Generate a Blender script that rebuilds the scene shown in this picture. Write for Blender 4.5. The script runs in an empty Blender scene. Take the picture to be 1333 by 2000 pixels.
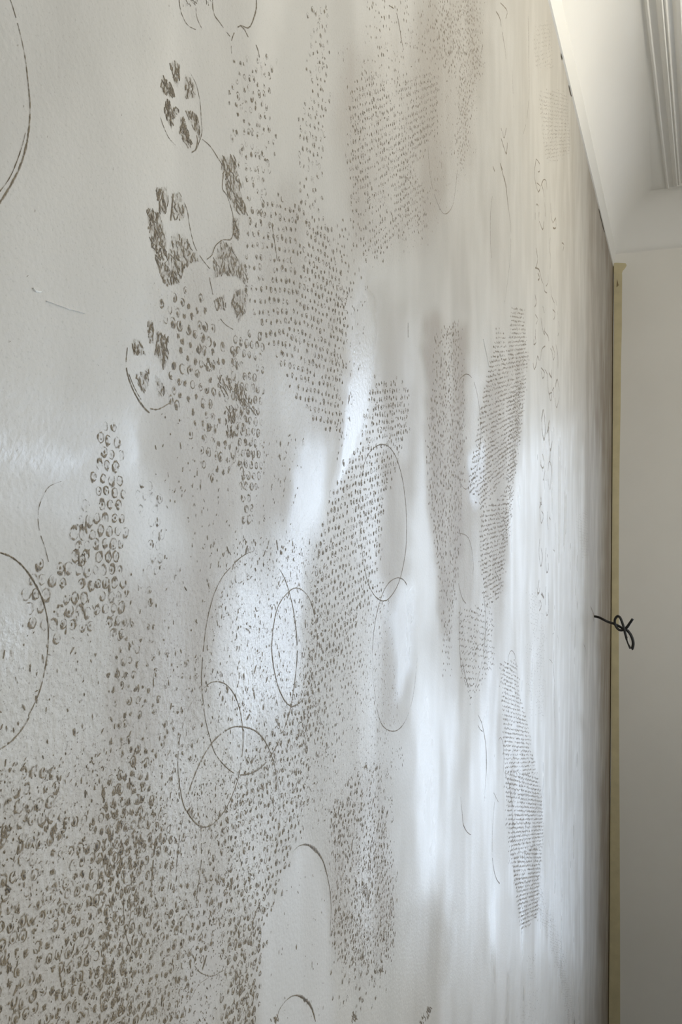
import bpy, math, random
import numpy as np
from mathutils import Vector, Matrix

random.seed(7)
rng = np.random.default_rng(7)
SC = bpy.context.scene
COL = SC.collection

# ------------------------------------------------------------------ camera
F_PX, PXC, PYC = 1600.0, 666.5, 1000.0
YAW, PITCH = math.radians(21.817), math.radians(1.1)
CAM = np.array([0.2, 0.0, 2.05])
cam_d = bpy.data.cameras.new('camera')
cam_d.sensor_fit = 'VERTICAL'
cam_d.sensor_height = 24.0
cam_d.lens = F_PX / 2000.0 * 24.0
cam_d.clip_start = 0.01
cam = bpy.data.objects.new('camera', cam_d)
COL.objects.link(cam)
cam.location = CAM
cam.rotation_euler = (math.pi / 2 - PITCH, 0, YAW)
SC.camera = cam

# ------------------------------------------------------------------ world, light, exposure
SC.view_settings.view_transform = 'Standard'
SC.view_settings.look = 'None'
SC.view_settings.exposure = 0.0
SC.view_settings.gamma = 1.0
SC.view_settings.use_curve_mapping = False
W = bpy.data.worlds.new('sky')
SC.world = W
W.use_nodes = True
bg = W.node_tree.nodes['Background']
bg.inputs['Color'].default_value = (0.80, 0.90, 1.0, 1)
bg.inputs['Strength'].default_value = 1.0


def area(name, loc, rot, sx, sy, power, color):
    l = bpy.data.lights.new(name, 'AREA')
    l.shape = 'RECTANGLE'
    l.size, l.size_y = sx, sy
    l.energy = power
    l.color = color
    o = bpy.data.objects.new(name, l)
    COL.objects.link(o)
    o.location = loc
    o.rotation_euler = rot
    return o


ROOM_W, Y_END, Y_BACK = 3.6, 3.23, -2.2
Z_TOP, Z_CREASE, Z_CEIL = 2.907, 2.945, 3.125
# daylight outside each window opening, shining in
END_WINDOWS = [(0.34, 0.82, 0.12, 2.40), (0.98, 1.70, 0.12, 2.66), (2.10, 2.85, 0.92, 2.66)]
END_POWER = [8.5, 46.0, 112.0]
for (x0, x1, z0, z1), pw in zip(END_WINDOWS, END_POWER):
    area('window_daylight', ((x0 + x1) / 2, Y_END + 0.20, (z0 + z1) / 2), (-math.pi / 2, 0, 0),
         x1 - x0, z1 - z0, pw, (0.66, 0.80, 1.0))
SIDE_WINDOWS = [(-0.6, 1.6, 1.2, 2.7)]
for (y0, y1, z0, z1) in SIDE_WINDOWS:
    area('window_daylight', (ROOM_W + 0.20, (y0 + y1) / 2, (z0 + z1) / 2), (0, math.pi / 2, 0),
         z1 - z0, y1 - y0, 54.0, (1.0, 0.99, 0.965))

lamp = bpy.data.lights.new('ceiling_lamp', 'POINT')      # warm bulb hanging below the ceiling
lamp.energy = 16.5
lamp.shadow_soft_size = 0.07
lamp.color = (1.0, 0.90, 0.72)
lamp_o = bpy.data.objects.new('ceiling_lamp', lamp)
COL.objects.link(lamp_o)
lamp_o.location = (0.80, 1.42, 2.88)

# ------------------------------------------------------------------ projection helpers (photo pixel <-> room)
R = np.array(Matrix.Rotation(YAW, 3, 'Z') @ Matrix.Rotation(math.pi / 2 - PITCH, 3, 'X'))


def hit(px, py, ax=0, v=0.0):
    """where the sight line of a photo pixel meets a plane of the room"""
    px, py = np.asarray(px, float), np.asarray(py, float)
    c = np.stack([(px - PXC) / F_PX, (PYC - py) / F_PX, -np.ones_like(px)], -1)
    r = c @ R.T
    t = (v - CAM[ax]) / r[..., ax]
    return CAM + t[..., None] * r


def to_px(P):
    c = (np.asarray(P, float) - CAM) @ R
    d = np.maximum(-c[..., 2], 0.02)
    return PXC + F_PX * c[..., 0] / d, PYC - F_PX * c[..., 1] / d, -c[..., 2]


def T(ox, oy, s, pts):
    return [(ox + x / s, oy + y / s) for x, y in pts]


# ------------------------------------------------------------------ material helpers
def lin(c):
    return tuple((v / 12.92 if v <= 0.04045 else ((v + 0.055) / 1.055) ** 2.4) for v in [k / 255 for k in c])


def mat(name):
    m = bpy.data.materials.new(name)
    m.use_nodes = True
    nt = m.node_tree
    return m, nt, nt.nodes['Principled BSDF']


def nd(nt, typ, **kw):
    n = nt.nodes.new(typ)
    for k, v in kw.items():
        setattr(n, k, v)
    return n


def paint(name, rgb, rough=0.6, bump=0.15, scale=350, var=0.04, big=3.0):
    m, nt, p = mat(name)
    tc = nd(nt, 'ShaderNodeTexCoord')
    n1 = nd(nt, 'ShaderNodeTexNoise')
    n1.inputs['Scale'].default_value = big
    n1.inputs['Detail'].default_value = 5
    nt.links.new(tc.outputs['Object'], n1.inputs['Vector'])
    mx = nd(nt, 'ShaderNodeMix', data_type='RGBA')
    c = lin(rgb)
    mx.inputs['A'].default_value = (*[k * (1 - var * 2) for k in c], 1)
    mx.inputs['B'].default_value = (*[min(1, k * (1 + var * 2)) for k in c], 1)
    nt.links.new(n1.outputs['Fac'], mx.inputs['Factor'])
    nt.links.new(mx.outputs['Result'], p.inputs['Base Color'])
    p.inputs['Roughness'].default_value = rough
    n2 = nd(nt, 'ShaderNodeTexNoise')
    n2.inputs['Scale'].default_value = scale
    n2.inputs['Detail'].default_value = 2
    nt.links.new(tc.outputs['Object'], n2.inputs['Vector'])
    b = nd(nt, 'ShaderNodeBump')
    b.inputs['Strength'].default_value = bump
    b.inputs['Distance'].default_value = 0.001
    nt.links.new(n2.outputs['Fac'], b.inputs['Height'])
    nt.links.new(b.outputs['Normal'], p.inputs['Normal'])
    return m


M_WHITE = paint('white_gloss_paint', (232, 231, 226), 0.35, 0.05, 200, 0.02)
M_END = paint('off_white_wall_paint', (226, 225, 220), 0.7, 0.2, 500, 0.03)
M_PLAIN = paint('plain_room_paint', (215, 208, 195), 0.7, 0.1, 400, 0.03)
M_TAPE = paint('masking_tape_paper', (200, 190, 154), 0.6, 0.25, 260, 0.10, 22)
M_GAP = paint('dark_gap_plaster', (140, 126, 96), 0.9, 0.1, 200, 0.1)
M_CORD = paint('black_rubber_cord', (14, 13, 12), 0.5, 0.2, 900, 0.1)
M_BARE = paint('worn_grey_cord_core', (190, 188, 184), 0.5, 0.2, 900, 0.1)
M_CRACK = paint('dark_plaster_crack', (72, 66, 54), 0.9, 0.1, 200, 0.1)
M_FLECK = paint('chipped_white_plaster', (240, 240, 236), 0.6, 0.3, 900, 0.02)

# mud film, painted corner shade and gloss of the printed wall
m, nt, p = mat('mud_washed_satin_paint')
L = nt.links.new


def attr(nt, name):
    a = nd(nt, 'ShaderNodeAttribute')
    a.attribute_name = name
    return a.outputs['Fac']


def noise(nt, vec, scale, detail=3, rough=0.5):
    n = nd(nt, 'ShaderNodeTexNoise')
    n.inputs['Scale'].default_value = scale
    n.inputs['Detail'].default_value = detail
    n.inputs['Roughness'].default_value = rough
    L(vec, n.inputs['Vector'])
    return n.outputs['Fac']


def math_(nt, op, a, b, clamp=False, c=None):
    n = nd(nt, 'ShaderNodeMath', operation=op, use_clamp=clamp)
    for i, v in enumerate((a, b, c)):
        if v is None:
            continue
        if isinstance(v, (int, float)):
            n.inputs[i].default_value = v
        else:
            L(v, n.inputs[i])
    return n.outputs[0]


def ramp(nt, v, a, b, c=0.0, d=1.0):
    n = nd(nt, 'ShaderNodeMapRange')
    n.interpolation_type = 'SMOOTHSTEP'
    for k, x in zip(('From Min', 'From Max', 'To Min', 'To Max'), (a, b, c, d)):
        n.inputs[k].default_value = x
    L(v, n.inputs['Value'])
    return n.outputs[0]


def mixc(nt, f, a, b):
    n = nd(nt, 'ShaderNodeMix', data_type='RGBA')
    if isinstance(f, (int, float)):
        n.inputs['Factor'].default_value = f
    else:
        L(f, n.inputs['Factor'])
    for k, v in (('A', a), ('B', b)):
        if isinstance(v, tuple):
            n.inputs[k].default_value = (*v, 1)
        else:
            L(v, n.inputs[k])
    return n.outputs['Result']


geo = nd(nt, 'ShaderNodeNewGeometry').outputs['Position']
mp = nd(nt, 'ShaderNodeMapping')
mp.inputs['Scale'].default_value = (1, 1, 0.45)
L(geo, mp.inputs['Vector'])
stretch = mp.outputs['Vector']
big = noise(nt, stretch, 8, 2.5, 0.5)
mid = noise(nt, stretch, 24, 2, 0.5)
fine = noise(nt, geo, 900, 2)
stip = noise(nt, geo, 480, 2, 0.5)
mp2 = nd(nt, 'ShaderNodeMapping')
mp2.inputs['Scale'].default_value = (1, 11, 1.5)
L(geo, mp2.inputs['Vector'])
streak = ramp(nt, noise(nt, mp2.outputs['Vector'], 1.0, 1.5, 0.5), 0.36, 0.62)
film_shade, white, gloss, speck = (attr(nt, k) for k in ('film_shade', 'white', 'gloss', 'speck'))
cloud = math_(nt, 'ADD', math_(nt, 'MULTIPLY', big, 0.65), math_(nt, 'MULTIPLY', mid, 0.35))
tint = math_(nt, 'MULTIPLY', film_shade, ramp(nt, cloud, 0.30, 0.62, 0.45, 1.15), True)
tint = math_(nt, 'ADD', tint, ramp(nt, streak, 0.0, 0.6, 0.09, 0.0), True)
base = mixc(nt, ramp(nt, cloud, 0.36, 0.62), lin((180, 176, 166)), lin((168, 164, 154)))
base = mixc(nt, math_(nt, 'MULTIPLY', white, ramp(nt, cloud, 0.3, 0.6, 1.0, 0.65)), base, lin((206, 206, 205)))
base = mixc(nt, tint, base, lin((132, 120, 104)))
sp = math_(nt, 'MULTIPLY', ramp(nt, fine, 0.60, 0.70), speck, True)
base = mixc(nt, math_(nt, 'MULTIPLY', sp, 0.75), base, lin((98, 88, 73)))
L(base, p.inputs['Base Color'])
g2 = math_(nt, 'MULTIPLY', gloss, ramp(nt, cloud, 0.38, 0.60, 1.15, 0.45), True)
g2 = math_(nt, 'MULTIPLY', g2, ramp(nt, streak, 0.0, 1.0, 0.5, 1.1), True)
g2 = math_(nt, 'SUBTRACT', g2, math_(nt, 'MULTIPLY', tint, 0.5), True)
g2 = math_(nt, 'MAXIMUM', g2, math_(nt, 'SUBTRACT', gloss, 1.3, True))
rg = nd(nt, 'ShaderNodeMapRange')
rg.inputs['To Min'].default_value = 0.58
rg.inputs['To Max'].default_value = 0.24
L(g2, rg.inputs['Value'])
L(rg.outputs[0], p.inputs['Roughness'])
hgt = math_(nt, 'ADD', stip, math_(nt, 'MULTIPLY', noise(nt, geo, 60, 3), 0.5))
hgt = math_(nt, 'ADD', hgt, math_(nt, 'MULTIPLY', math_(nt, 'MULTIPLY', noise(nt, geo, 300, 3), speck), 6.0))
bmp = nd(nt, 'ShaderNodeBump')
bmp.inputs['Strength'].default_value = 0.36
bmp.inputs['Distance'].default_value = 0.0003
L(hgt, bmp.inputs['Height'])
L(bmp.outputs['Normal'], p.inputs['Normal'])
M_WALL = m

# dried mud marks: thin layers let the paint show through
m, nt, p = mat('dried_brown_mud')
L = nt.links.new
geo = nd(nt, 'ShaderNodeNewGeometry').outputs['Position']
dk = attr(nt, 'dark')
mpm = nd(nt, 'ShaderNodeMapping')
mpm.inputs['Scale'].default_value = (1, 1, 0.5)
L(geo, mpm.inputs['Vector'])
gr = noise(nt, mpm.outputs['Vector'], 900, 3, 0.65)
dk2 = math_(nt, 'MULTIPLY', math_(nt, 'MULTIPLY', dk, 1.3), ramp(nt, gr, 0.34, 0.64, 0.30, 1.2), True)
c = mixc(nt, ramp(nt, dk2, 0.30, 0.95), lin((126, 112, 87)), lin((58, 48, 32)))
L(c, p.inputs['Base Color'])
L(ramp(nt, dk2, 0.03, 0.46), p.inputs['Alpha'])
p.inputs['Roughness'].default_value = 0.6
bmp = nd(nt, 'ShaderNodeBump')
bmp.inputs['Strength'].default_value = 0.4
bmp.inputs['Distance'].default_value = 0.0008
L(gr, bmp.inputs['Height'])
L(bmp.outputs['Normal'], p.inputs['Normal'])
M_MUD = m

m, nt, p = mat('worn_oak_floor')
tc = nd(nt, 'ShaderNodeTexCoord')
L = nt.links.new
wv = nd(nt, 'ShaderNodeTexNoise')
mp = nd(nt, 'ShaderNodeMapping')
mp.inputs['Scale'].default_value = (30, 2, 1)
L(tc.outputs['Object'], mp.inputs['Vector'])
L(mp.outputs['Vector'], wv.inputs['Vector'])
wv.inputs['Scale'].default_value = 3
L(mixc(nt, wv.outputs['Fac'], lin((62, 46, 32)), lin((88, 66, 46))), p.inputs['Base Color'])
p.inputs['Roughness'].default_value = 0.45
M_FLOOR = m

m = bpy.data.materials.new('clear_window_glass')
m.use_nodes = True
nt = m.node_tree
nt.nodes.remove(nt.nodes['Principled BSDF'])
L = nt.links.new
fr = nd(nt, 'ShaderNodeFresnel')
tr = nd(nt, 'ShaderNodeBsdfTransparent')
gl = nd(nt, 'ShaderNodeBsdfGlossy')
gl.inputs['Roughness'].default_value = 0.02
ms = nd(nt, 'ShaderNodeMixShader')
L(fr.outputs[0], ms.inputs[0]); L(tr.outputs[0], ms.inputs[1]); L(gl.outputs[0], ms.inputs[2])
L(ms.outputs[0], nt.nodes['Material Output'].inputs['Surface'])
M_GLASS = m


# ------------------------------------------------------------------ mesh helpers
def link(name, verts, faces, material, parent=None, smooth=False):
    me = bpy.data.meshes.new(name)
    me.from_pydata(verts, [], faces)
    me.materials.append(material)
    if smooth:
        me.polygons.foreach_set('use_smooth', [True] * len(me.polygons))
    me.update()
    o = bpy.data.objects.new(name, me)
    COL.objects.link(o)
    if parent is not None:
        o.parent = parent
    return o


class MB:
    def __init__(s):
        s.v, s.f = [], []

    def add(s, vs, fs):
        n = len(s.v)
        s.v += [tuple(v) for v in vs]
        s.f += [tuple(i + n for i in f) for f in fs]

    def box(s, x0, x1, y0, y1, z0, z1):
        v = [(x, y, z) for x in (x0, x1) for y in (y0, y1) for z in (z0, z1)]
        s.add(v, [(0, 1, 3, 2), (4, 6, 7, 5), (0, 4, 5, 1), (2, 3, 7, 6), (0, 2, 6, 4), (1, 5, 7, 3)])

    def build(s, name, material, parent=None, smooth=False):
        return link(name, s.v, s.f, material, parent, smooth)


def structure(o, label=None):
    o['kind'] = 'structure'
    if label:
        o['label'] = label
    return o


# ------------------------------------------------------------------ wall fields (stain and painted corner shade, gloss, dirt)
class Fld:
    """soft-edged masks over the wall, given by outlines in photo pixels"""

    def __init__(s, px, py):
        s.px, s.py = px, py

    def poly(s, pts, blur):
        P = np.array(pts, float)
        x, y = s.px, s.py
        b = blur * 1.5
        sel = (x > P[:, 0].min() - b) & (x < P[:, 0].max() + b) & (y > P[:, 1].min() - 3 * b) & (y < P[:, 1].max() + 3 * b)
        out = np.zeros_like(x)
        if not sel.any():
            return out
        X, Y = x[sel], y[sel] * 0.4       # smears run upright: blur longer in height
        P = P * np.array([1, 0.4])
        d = np.full_like(X, 1e9)
        ins = np.zeros(X.shape, bool)
        for i in range(len(P)):
            a, c = P[i], P[(i + 1) % len(P)]
            e = c - a
            t = np.clip(((X - a[0]) * e[0] + (Y - a[1]) * e[1]) / (e @ e + 1e-9), 0, 1)
            d = np.minimum(d, np.hypot(X - a[0] - t * e[0], Y - a[1] - t * e[1]))
            cr = ((a[1] > Y) != (c[1] > Y)) & (X < e[0] * (Y - a[1]) / (e[1] + 1e-12) + a[0])
            ins ^= cr
        sd = np.where(ins, d, -d)
        u = np.clip(sd / blur * 0.5 + 0.5, 0, 1)
        out[sel] = u * u * (3 - 2 * u)
        return out


def vnoise(x, y, seed, octs=3):
    r = np.random.default_rng(seed)
    v = np.zeros_like(x)
    amp = 1.0
    f = 1.0
    for o in range(octs):
        for k in range(4):
            a, ph = r.uniform(0, 2 * math.pi, 2)
            ff = f * r.uniform(0.7, 1.4)
            v += amp * np.sin((x * math.cos(a) + y * math.sin(a)) * ff * 6.283 + ph) * 0.5
        amp *= 0.55
        f *= 2.1
    return v / 2.2


cols_px = list(np.arange(-300, 1100, 5.0)) + list(np.arange(1100, 1199, 3.0))
ys = [Y_BACK, -1.0, -0.3, 0.0, 0.08] + list(hit(np.array(cols_px), np.full(len(cols_px), 1000.0))[:, 1])
ys = [y for y in ys if y < Y_END - 0.01] + [Y_END - 0.004]
NR = 430
V = np.zeros((len(ys), NR + 2, 3))
for j, y in enumerate(ys):
    dep = max(0.32, -((np.array([0, y, 2.0]) - CAM) @ R)[2])
    zc = 2.05 - math.tan(PITCH) * dep
    z0 = max(0.02, zc - dep * 1150 / F_PX)
    z1 = min(Z_TOP - 0.002, zc + dep * 1150 / F_PX)
    V[j, 0] = (0, y, 0)
    V[j, 1:-1, 1] = y
    V[j, 1:-1, 2] = np.linspace(z0, z1, NR)
    V[j, -1] = (0, y, Z_TOP)
Vf = V.reshape(-1, 3)
px, py, dep = to_px(Vf)
wob = 14 * vnoise(px / 160, py / 260, 3)
F = Fld(px + wob, py + 26 * vnoise(px / 110, py / 300, 5))
front = (dep > 0.1)


def layer(base, items):
    v = np.full(px.shape, float(base))
    for pts, val, blur in items:
        k = F.poly(pts, blur)
        v = v * (1 - k) + val * k
    return np.where(front, v, base)


FILM_SHADE = [
    ([(300, 560), (340, 545), (480, 400), (560, 370), (650, 470), (685, 560), (668, 760), (655, 850), (480, 1000), (380, 930), (300, 700)], 0.34, 30),
    ([(280, 770), (440, 790), (620, 820), (610, 930), (580, 1060), (470, 1040), (400, 1090), (330, 980), (275, 900)], 0.34, 22),
    ([(690, 100), (950, -50), (935, 300), (830, 480), (700, 500), (670, 250)], 0.36, 26),
    ([(840, 630), (908, 630), (908, 1000), (890, 1230), (865, 1240), (835, 1000), (828, 800)], 0.50, 10),
    ([(950, 760), (1030, 680), (1015, 850), (994, 1050), (980, 1190), (945, 1190), (935, 1000)], 0.34, 10),
    ([(900, 900), (945, 900), (950, 1180), (905, 1180)], 0.30, 10),
    ([(725, 560), (790, 600), (815, 760), (800, 900), (730, 800)], 0.30, 16),
    ([(742, 900), (796, 880), (805, 1100), (770, 1180), (740, 1120)], 0.38, 12),
    ([(735, 1160), (815, 1180), (800, 1400), (740, 1420)], 0.24, 16),
    ([(225, 1130), (400, 1060), (430, 1180), (400, 1420), (330, 1520), (215, 1500)], 0.36, 26),
    ([(-200, 1560), (200, 1500), (420, 1560), (480, 1800), (350, 2200), (-200, 2200)], 0.32, 40),
    ([(430, 1700), (520, 1800), (500, 2200), (420, 2200)], 0.22, 16),
    ([(640, 1560), (760, 1520), (770, 1850), (680, 1920), (640, 1750)], 0.24, 20),
    ([(820, 1760), (870, 1760), (850, 2100), (780, 2100)], 0.26, 18),
    ([(860, 380), (960, 330), (980, 560), (880, 620)], 0.16, 22),
    ([(880, 1180), (975, 1180), (985, 1400), (1060, 1560), (1060, 1820), (1010, 1800), (960, 1400), (890, 1360)], 0.22, 12),
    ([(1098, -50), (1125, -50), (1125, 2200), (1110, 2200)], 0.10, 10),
    ([(1152, 180), (1210, 300), (1210, 2200), (1146, 2200)], 0.50, 7),  # fall-off of light near the corner, put into the brown tint
    ([(1175, 380), (1215, 380), (1215, 2200), (1176, 2200)], 0.85, 6),  # same painted fall-off, darkest right at the corner
    ([(270, 250), (400, 100), (400, 300), (300, 330)], 0.05, 20),
]
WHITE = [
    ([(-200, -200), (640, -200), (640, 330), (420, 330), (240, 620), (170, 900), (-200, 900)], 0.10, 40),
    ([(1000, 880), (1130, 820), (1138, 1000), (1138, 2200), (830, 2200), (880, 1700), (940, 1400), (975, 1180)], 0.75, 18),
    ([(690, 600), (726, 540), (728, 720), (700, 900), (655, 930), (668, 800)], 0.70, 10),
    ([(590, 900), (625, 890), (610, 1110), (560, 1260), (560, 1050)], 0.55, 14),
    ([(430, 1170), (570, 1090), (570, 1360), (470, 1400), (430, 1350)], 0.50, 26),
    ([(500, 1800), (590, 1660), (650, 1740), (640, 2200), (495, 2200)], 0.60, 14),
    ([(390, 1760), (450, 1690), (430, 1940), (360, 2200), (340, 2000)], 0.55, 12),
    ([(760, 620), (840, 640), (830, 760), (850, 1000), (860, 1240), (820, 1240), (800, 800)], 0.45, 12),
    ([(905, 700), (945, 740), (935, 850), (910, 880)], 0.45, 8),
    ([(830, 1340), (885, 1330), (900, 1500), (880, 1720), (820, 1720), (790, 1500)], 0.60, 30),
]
GLOSS = [
    ([(-300, 520), (300, 560), (400, 800), (700, 640), (900, 640), (1050, 700), (1140, 800), (1140, 2200), (-300, 2200)], 0.50, 60),
    ([(-100, 760), (60, 820), (180, 850), (250, 860), (150, 970), (60, 960), (-100, 920)], 2.3, 44),
    ([(690, 600), (726, 540), (728, 720), (705, 900), (650, 950), (668, 800)], 2.4, 10),
    ([(590, 880), (630, 880), (612, 1110), (560, 1260), (560, 1050)], 1.9, 22),
    ([(430, 1170), (570, 1090), (575, 1360), (470, 1420), (430, 1350)], 2.0, 44),
    ([(-100, 1110), (60, 1180), (40, 1300), (-100, 1330)], 2.0, 20),
    ([(760, 1190), (800, 1150), (800, 1300), (775, 1340)], 1.7, 14),
    ([(1000, 880), (1130, 820), (1138, 1000), (1138, 2200), (830, 2200), (880, 1700), (940, 1400), (975, 1180)], 0.85, 18),
    ([(1055, 880), (1100, 860), (1110, 1080), (1070, 1080)], 1.7, 12),
    ([(912, 880), (945, 860), (940, 990), (918, 990)], 2.2, 6),
    ([(830, 1340), (885, 1330), (900, 1500), (880, 1720), (820, 1720), (790, 1500)], 0.8, 30),
    ([(1146, -100), (1230, -100), (1230, 2200), (1144, 2200)], 0.0, 7),
    ([(840, 630), (908, 630), (908, 1000), (890, 1230), (865, 1240), (835, 1000), (828, 800)], 0.25, 8),
    ([(950, 760), (1030, 680), (1015, 850), (994, 1050), (980, 1190), (945, 1190), (935, 1000)], 0.25, 8),
    ([(742, 900), (796, 880), (805, 1100), (770, 1180), (740, 1120)], 0.30, 10),
    ([(280, 770), (440, 790), (590, 820), (570, 1000), (470, 1040), (400, 1090), (330, 980), (275, 900)], 0.30, 20),
]
SPECK = [
    ([(300, 560), (480, 400), (570, 370), (650, 470), (685, 560), (668, 760), (655, 850), (480, 1000), (380, 930), (300, 700)], 0.55, 30),
    ([(-200, 1300), (650, 1050), (680, 1500), (500, 1700), (400, 2200), (-200, 2200)], 0.8, 60),
    ([(430, 1080), (620, 1060), (640, 1600), (420, 1620), (400, 1300)], 0.80, 26),
    ([(600, 1200), (760, 1150), (780, 1500), (620, 1600)], 0.65, 30),
    ([(640, 1500), (760, 1480), (770, 1880), (680, 1920), (640, 1750)], 0.85, 18),
    ([(650, 60), (950, -50), (935, 300), (830, 500), (700, 530), (670, 250)], 0.50, 26),
    ([(830, 640), (1030, 640), (990, 1200), (860, 1250)], 0.55, 14),
    ([(1045, 1650), (1060, 1650), (1115, 2000), (1090, 2000)], 0.75, 8),
    ([(500, 1800), (590, 1660), (650, 1740), (640, 2200), (495, 2200)], 0.15, 14),
    ([(390, 1760), (450, 1690), (430, 1940), (360, 2200), (340, 2000)], 0.10, 12),
]
fields = {'film_shade': layer(0.03, FILM_SHADE), 'white': layer(0.12, WHITE), 'gloss': layer(0.22, GLOSS), 'speck': layer(0.22, SPECK)}

# straight matte brown strip, with weaker light near the corner painted into its colour
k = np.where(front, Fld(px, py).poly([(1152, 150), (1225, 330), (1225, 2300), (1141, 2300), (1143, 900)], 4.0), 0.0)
fields['film_shade'] = np.maximum(fields['film_shade'], 0.50 * k)
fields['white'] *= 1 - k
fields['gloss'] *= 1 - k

nR = NR + 2
nC = len(ys)
idx = np.arange(nC * nR).reshape(nC, nR)
quads = np.stack([idx[:-1, :-1], idx[1:, :-1], idx[1:, 1:], idx[:-1, 1:]], -1).reshape(-1, 4)
back = [(-0.014, ys[0], 0), (-0.014, ys[-1], 0), (-0.014, ys[-1], Z_TOP), (-0.014, ys[0], Z_TOP)]
n0 = len(Vf)
faces = quads.tolist()
faces.append([n0, n0 + 3, n0 + 2, n0 + 1])
faces.append(list(idx[-1, :]) + [n0 + 2, n0 + 1])          # far edge of the panel
faces.append(list(idx[0, ::-1]) + [n0, n0 + 3])
faces.append(list(idx[::-1, -1]) + [n0 + 3, n0 + 2])
faces.append(list(idx[:, 0]) + [n0 + 1, n0])
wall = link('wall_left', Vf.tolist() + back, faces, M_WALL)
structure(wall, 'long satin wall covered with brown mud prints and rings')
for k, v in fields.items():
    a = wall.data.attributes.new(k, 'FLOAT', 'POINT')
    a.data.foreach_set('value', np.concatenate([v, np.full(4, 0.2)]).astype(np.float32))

# ------------------------------------------------------------------ the rest of the room
fl = MB(); fl.box(-0.1, ROOM_W + 0.1, Y_BACK - 0.1, Y_END + 0.35, -0.06, 0)
structure(fl.build('floor', M_FLOOR), 'dark oak floor below the mud printed wall')
ce = MB(); ce.box(-0.1, ROOM_W + 0.1, Y_BACK - 0.1, Y_END + 0.3, Z_CEIL, Z_CEIL + 0.05)
structure(ce.build('ceiling', M_WHITE), 'white ceiling above the curved cove')


def holed(name, u0, u1, z0, z1, holes, place, material):
    """a wall slab with rectangular openings, cut on a grid"""
    us = sorted({u0, u1} | {h[0] for h in holes} | {h[1] for h in holes})
    zs = sorted({z0, z1} | {h[2] for h in holes} | {h[3] for h in holes})
    b = MB()
    for i in range(len(us) - 1):
        for k in range(len(zs) - 1):
            cu, cz = (us[i] + us[i + 1]) / 2, (zs[k] + zs[k + 1]) / 2
            if any(h[0] < cu < h[1] and h[2] < cz < h[3] for h in holes):
                continue
            b.box(*place(us[i], us[i + 1], zs[k], zs[k + 1]))
    return structure(b.build(name, material))


we = holed('wall_end', 0.0030, ROOM_W, 0, Z_CEIL, END_WINDOWS,
           lambda a, b_, c, d: (a, b_, Y_END, Y_END + 0.16, c, d), M_END)
we['label'] = 'plain off white end wall beyond the corner'
holed('wall_right', Y_BACK, Y_END + 0.16, 0, Z_CEIL, SIDE_WINDOWS,
      lambda a, b_, c, d: (ROOM_W, ROOM_W + 0.16, a, b_, c, d), M_PLAIN)
b = MB(); b.box(-0.1, ROOM_W + 0.16, Y_BACK - 0.1, Y_BACK, 0, Z_CEIL)
structure(b.build('wall_back', M_PLAIN))
# masonry behind the printed panel, dark slot in the corner
b = MB(); b.box(-0.10, -0.016, Y_BACK, Y_END + 0.16, 0, Z_CEIL)
b.box(-0.016, 0.0030, Y_END + 0.006, Y_END + 0.16, 0, Z_CEIL)
o = structure(b.build('corner_recess', M_GAP, wall)); o['label'] = 'dark narrow gap down the corner'

b = MB(); b.box(1.85, 1.97, 0.9, Y_END, 0, 1.42); b.box(1.82, 2.0, 0.87, Y_END, 1.42, 1.45)  # added out of view to shade the low corner gradually
o = structure(b.build('shade_partition', M_PLAIN)); o['label'] = 'added half height wall shading the lower end wall'
wn = 0
for (u0, u1, z0, z1), side in [(h, 'end') for h in END_WINDOWS] + [(h, 'right') for h in SIDE_WINDOWS]:
    wn += 1
    f, g = MB(), MB()
    bars = [(u0, u0 + 0.045, z0, z1), (u1 - 0.045, u1, z0, z1), (u0 + 0.045, u1 - 0.045, z0, z0 + 0.06), (u0 + 0.045, u1 - 0.045, z1 - 0.05, z1)]
    zm = z0 + (z1 - z0) * 0.62
    bars.append((u0 + 0.045, u1 - 0.045, zm - 0.015, zm + 0.015))
    if side == 'right':
        um = (u0 + u1) / 2
        bars.append((um - 0.02, um + 0.02, z0 + 0.06, zm - 0.015))
        bars.append((um - 0.02, um + 0.02, zm + 0.015, z1 - 0.05))
    for (a, c_, d, e) in bars:
        f.box(*((a, c_, Y_END + 0.08, Y_END + 0.12, d, e) if side == 'end' else (ROOM_W + 0.08, ROOM_W + 0.12, a, c_, d, e)))
    fo = structure(f.build('window_%d' % wn, M_WHITE))
    q = ((u0 + 0.03, u1 - 0.03, Y_END + 0.098, Y_END + 0.102, z0 + 0.03, z1 - 0.03) if side == 'end'
         else (ROOM_W + 0.098, ROOM_W + 0.102, u0 + 0.03, u1 - 0.03, z0 + 0.03, z1 - 0.03))
    g.box(*q)
    g.build('pane', M_GLASS, fo)

# fillet strip, cove and ceiling moulding, swept round the room with mitres


def sweep(name, profile, path, material, smooth=False):
    """profile: (distance from wall, z); path: four corner functions of that distance"""
    n = len(profile)
    vs, fs = [], []
    for corner in path:
        for d, z in profile:
            x, y = corner(d)
            vs.append((x, y, z))
    m_ = len(path)
    for i in range(m_):
        k = (i + 1) % m_
        for j in range(n - 1):
            fs.append((i * n + j, k * n + j, k * n + j + 1, i * n + j + 1))
    return structure(link(name, vs, fs, material, None, smooth))


ring_path = [lambda d: (d, Y_END - d), lambda d: (ROOM_W - d, Y_END - d),
             lambda d: (ROOM_W - d, Y_BACK + d), lambda d: (d, Y_BACK + d)]
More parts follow.
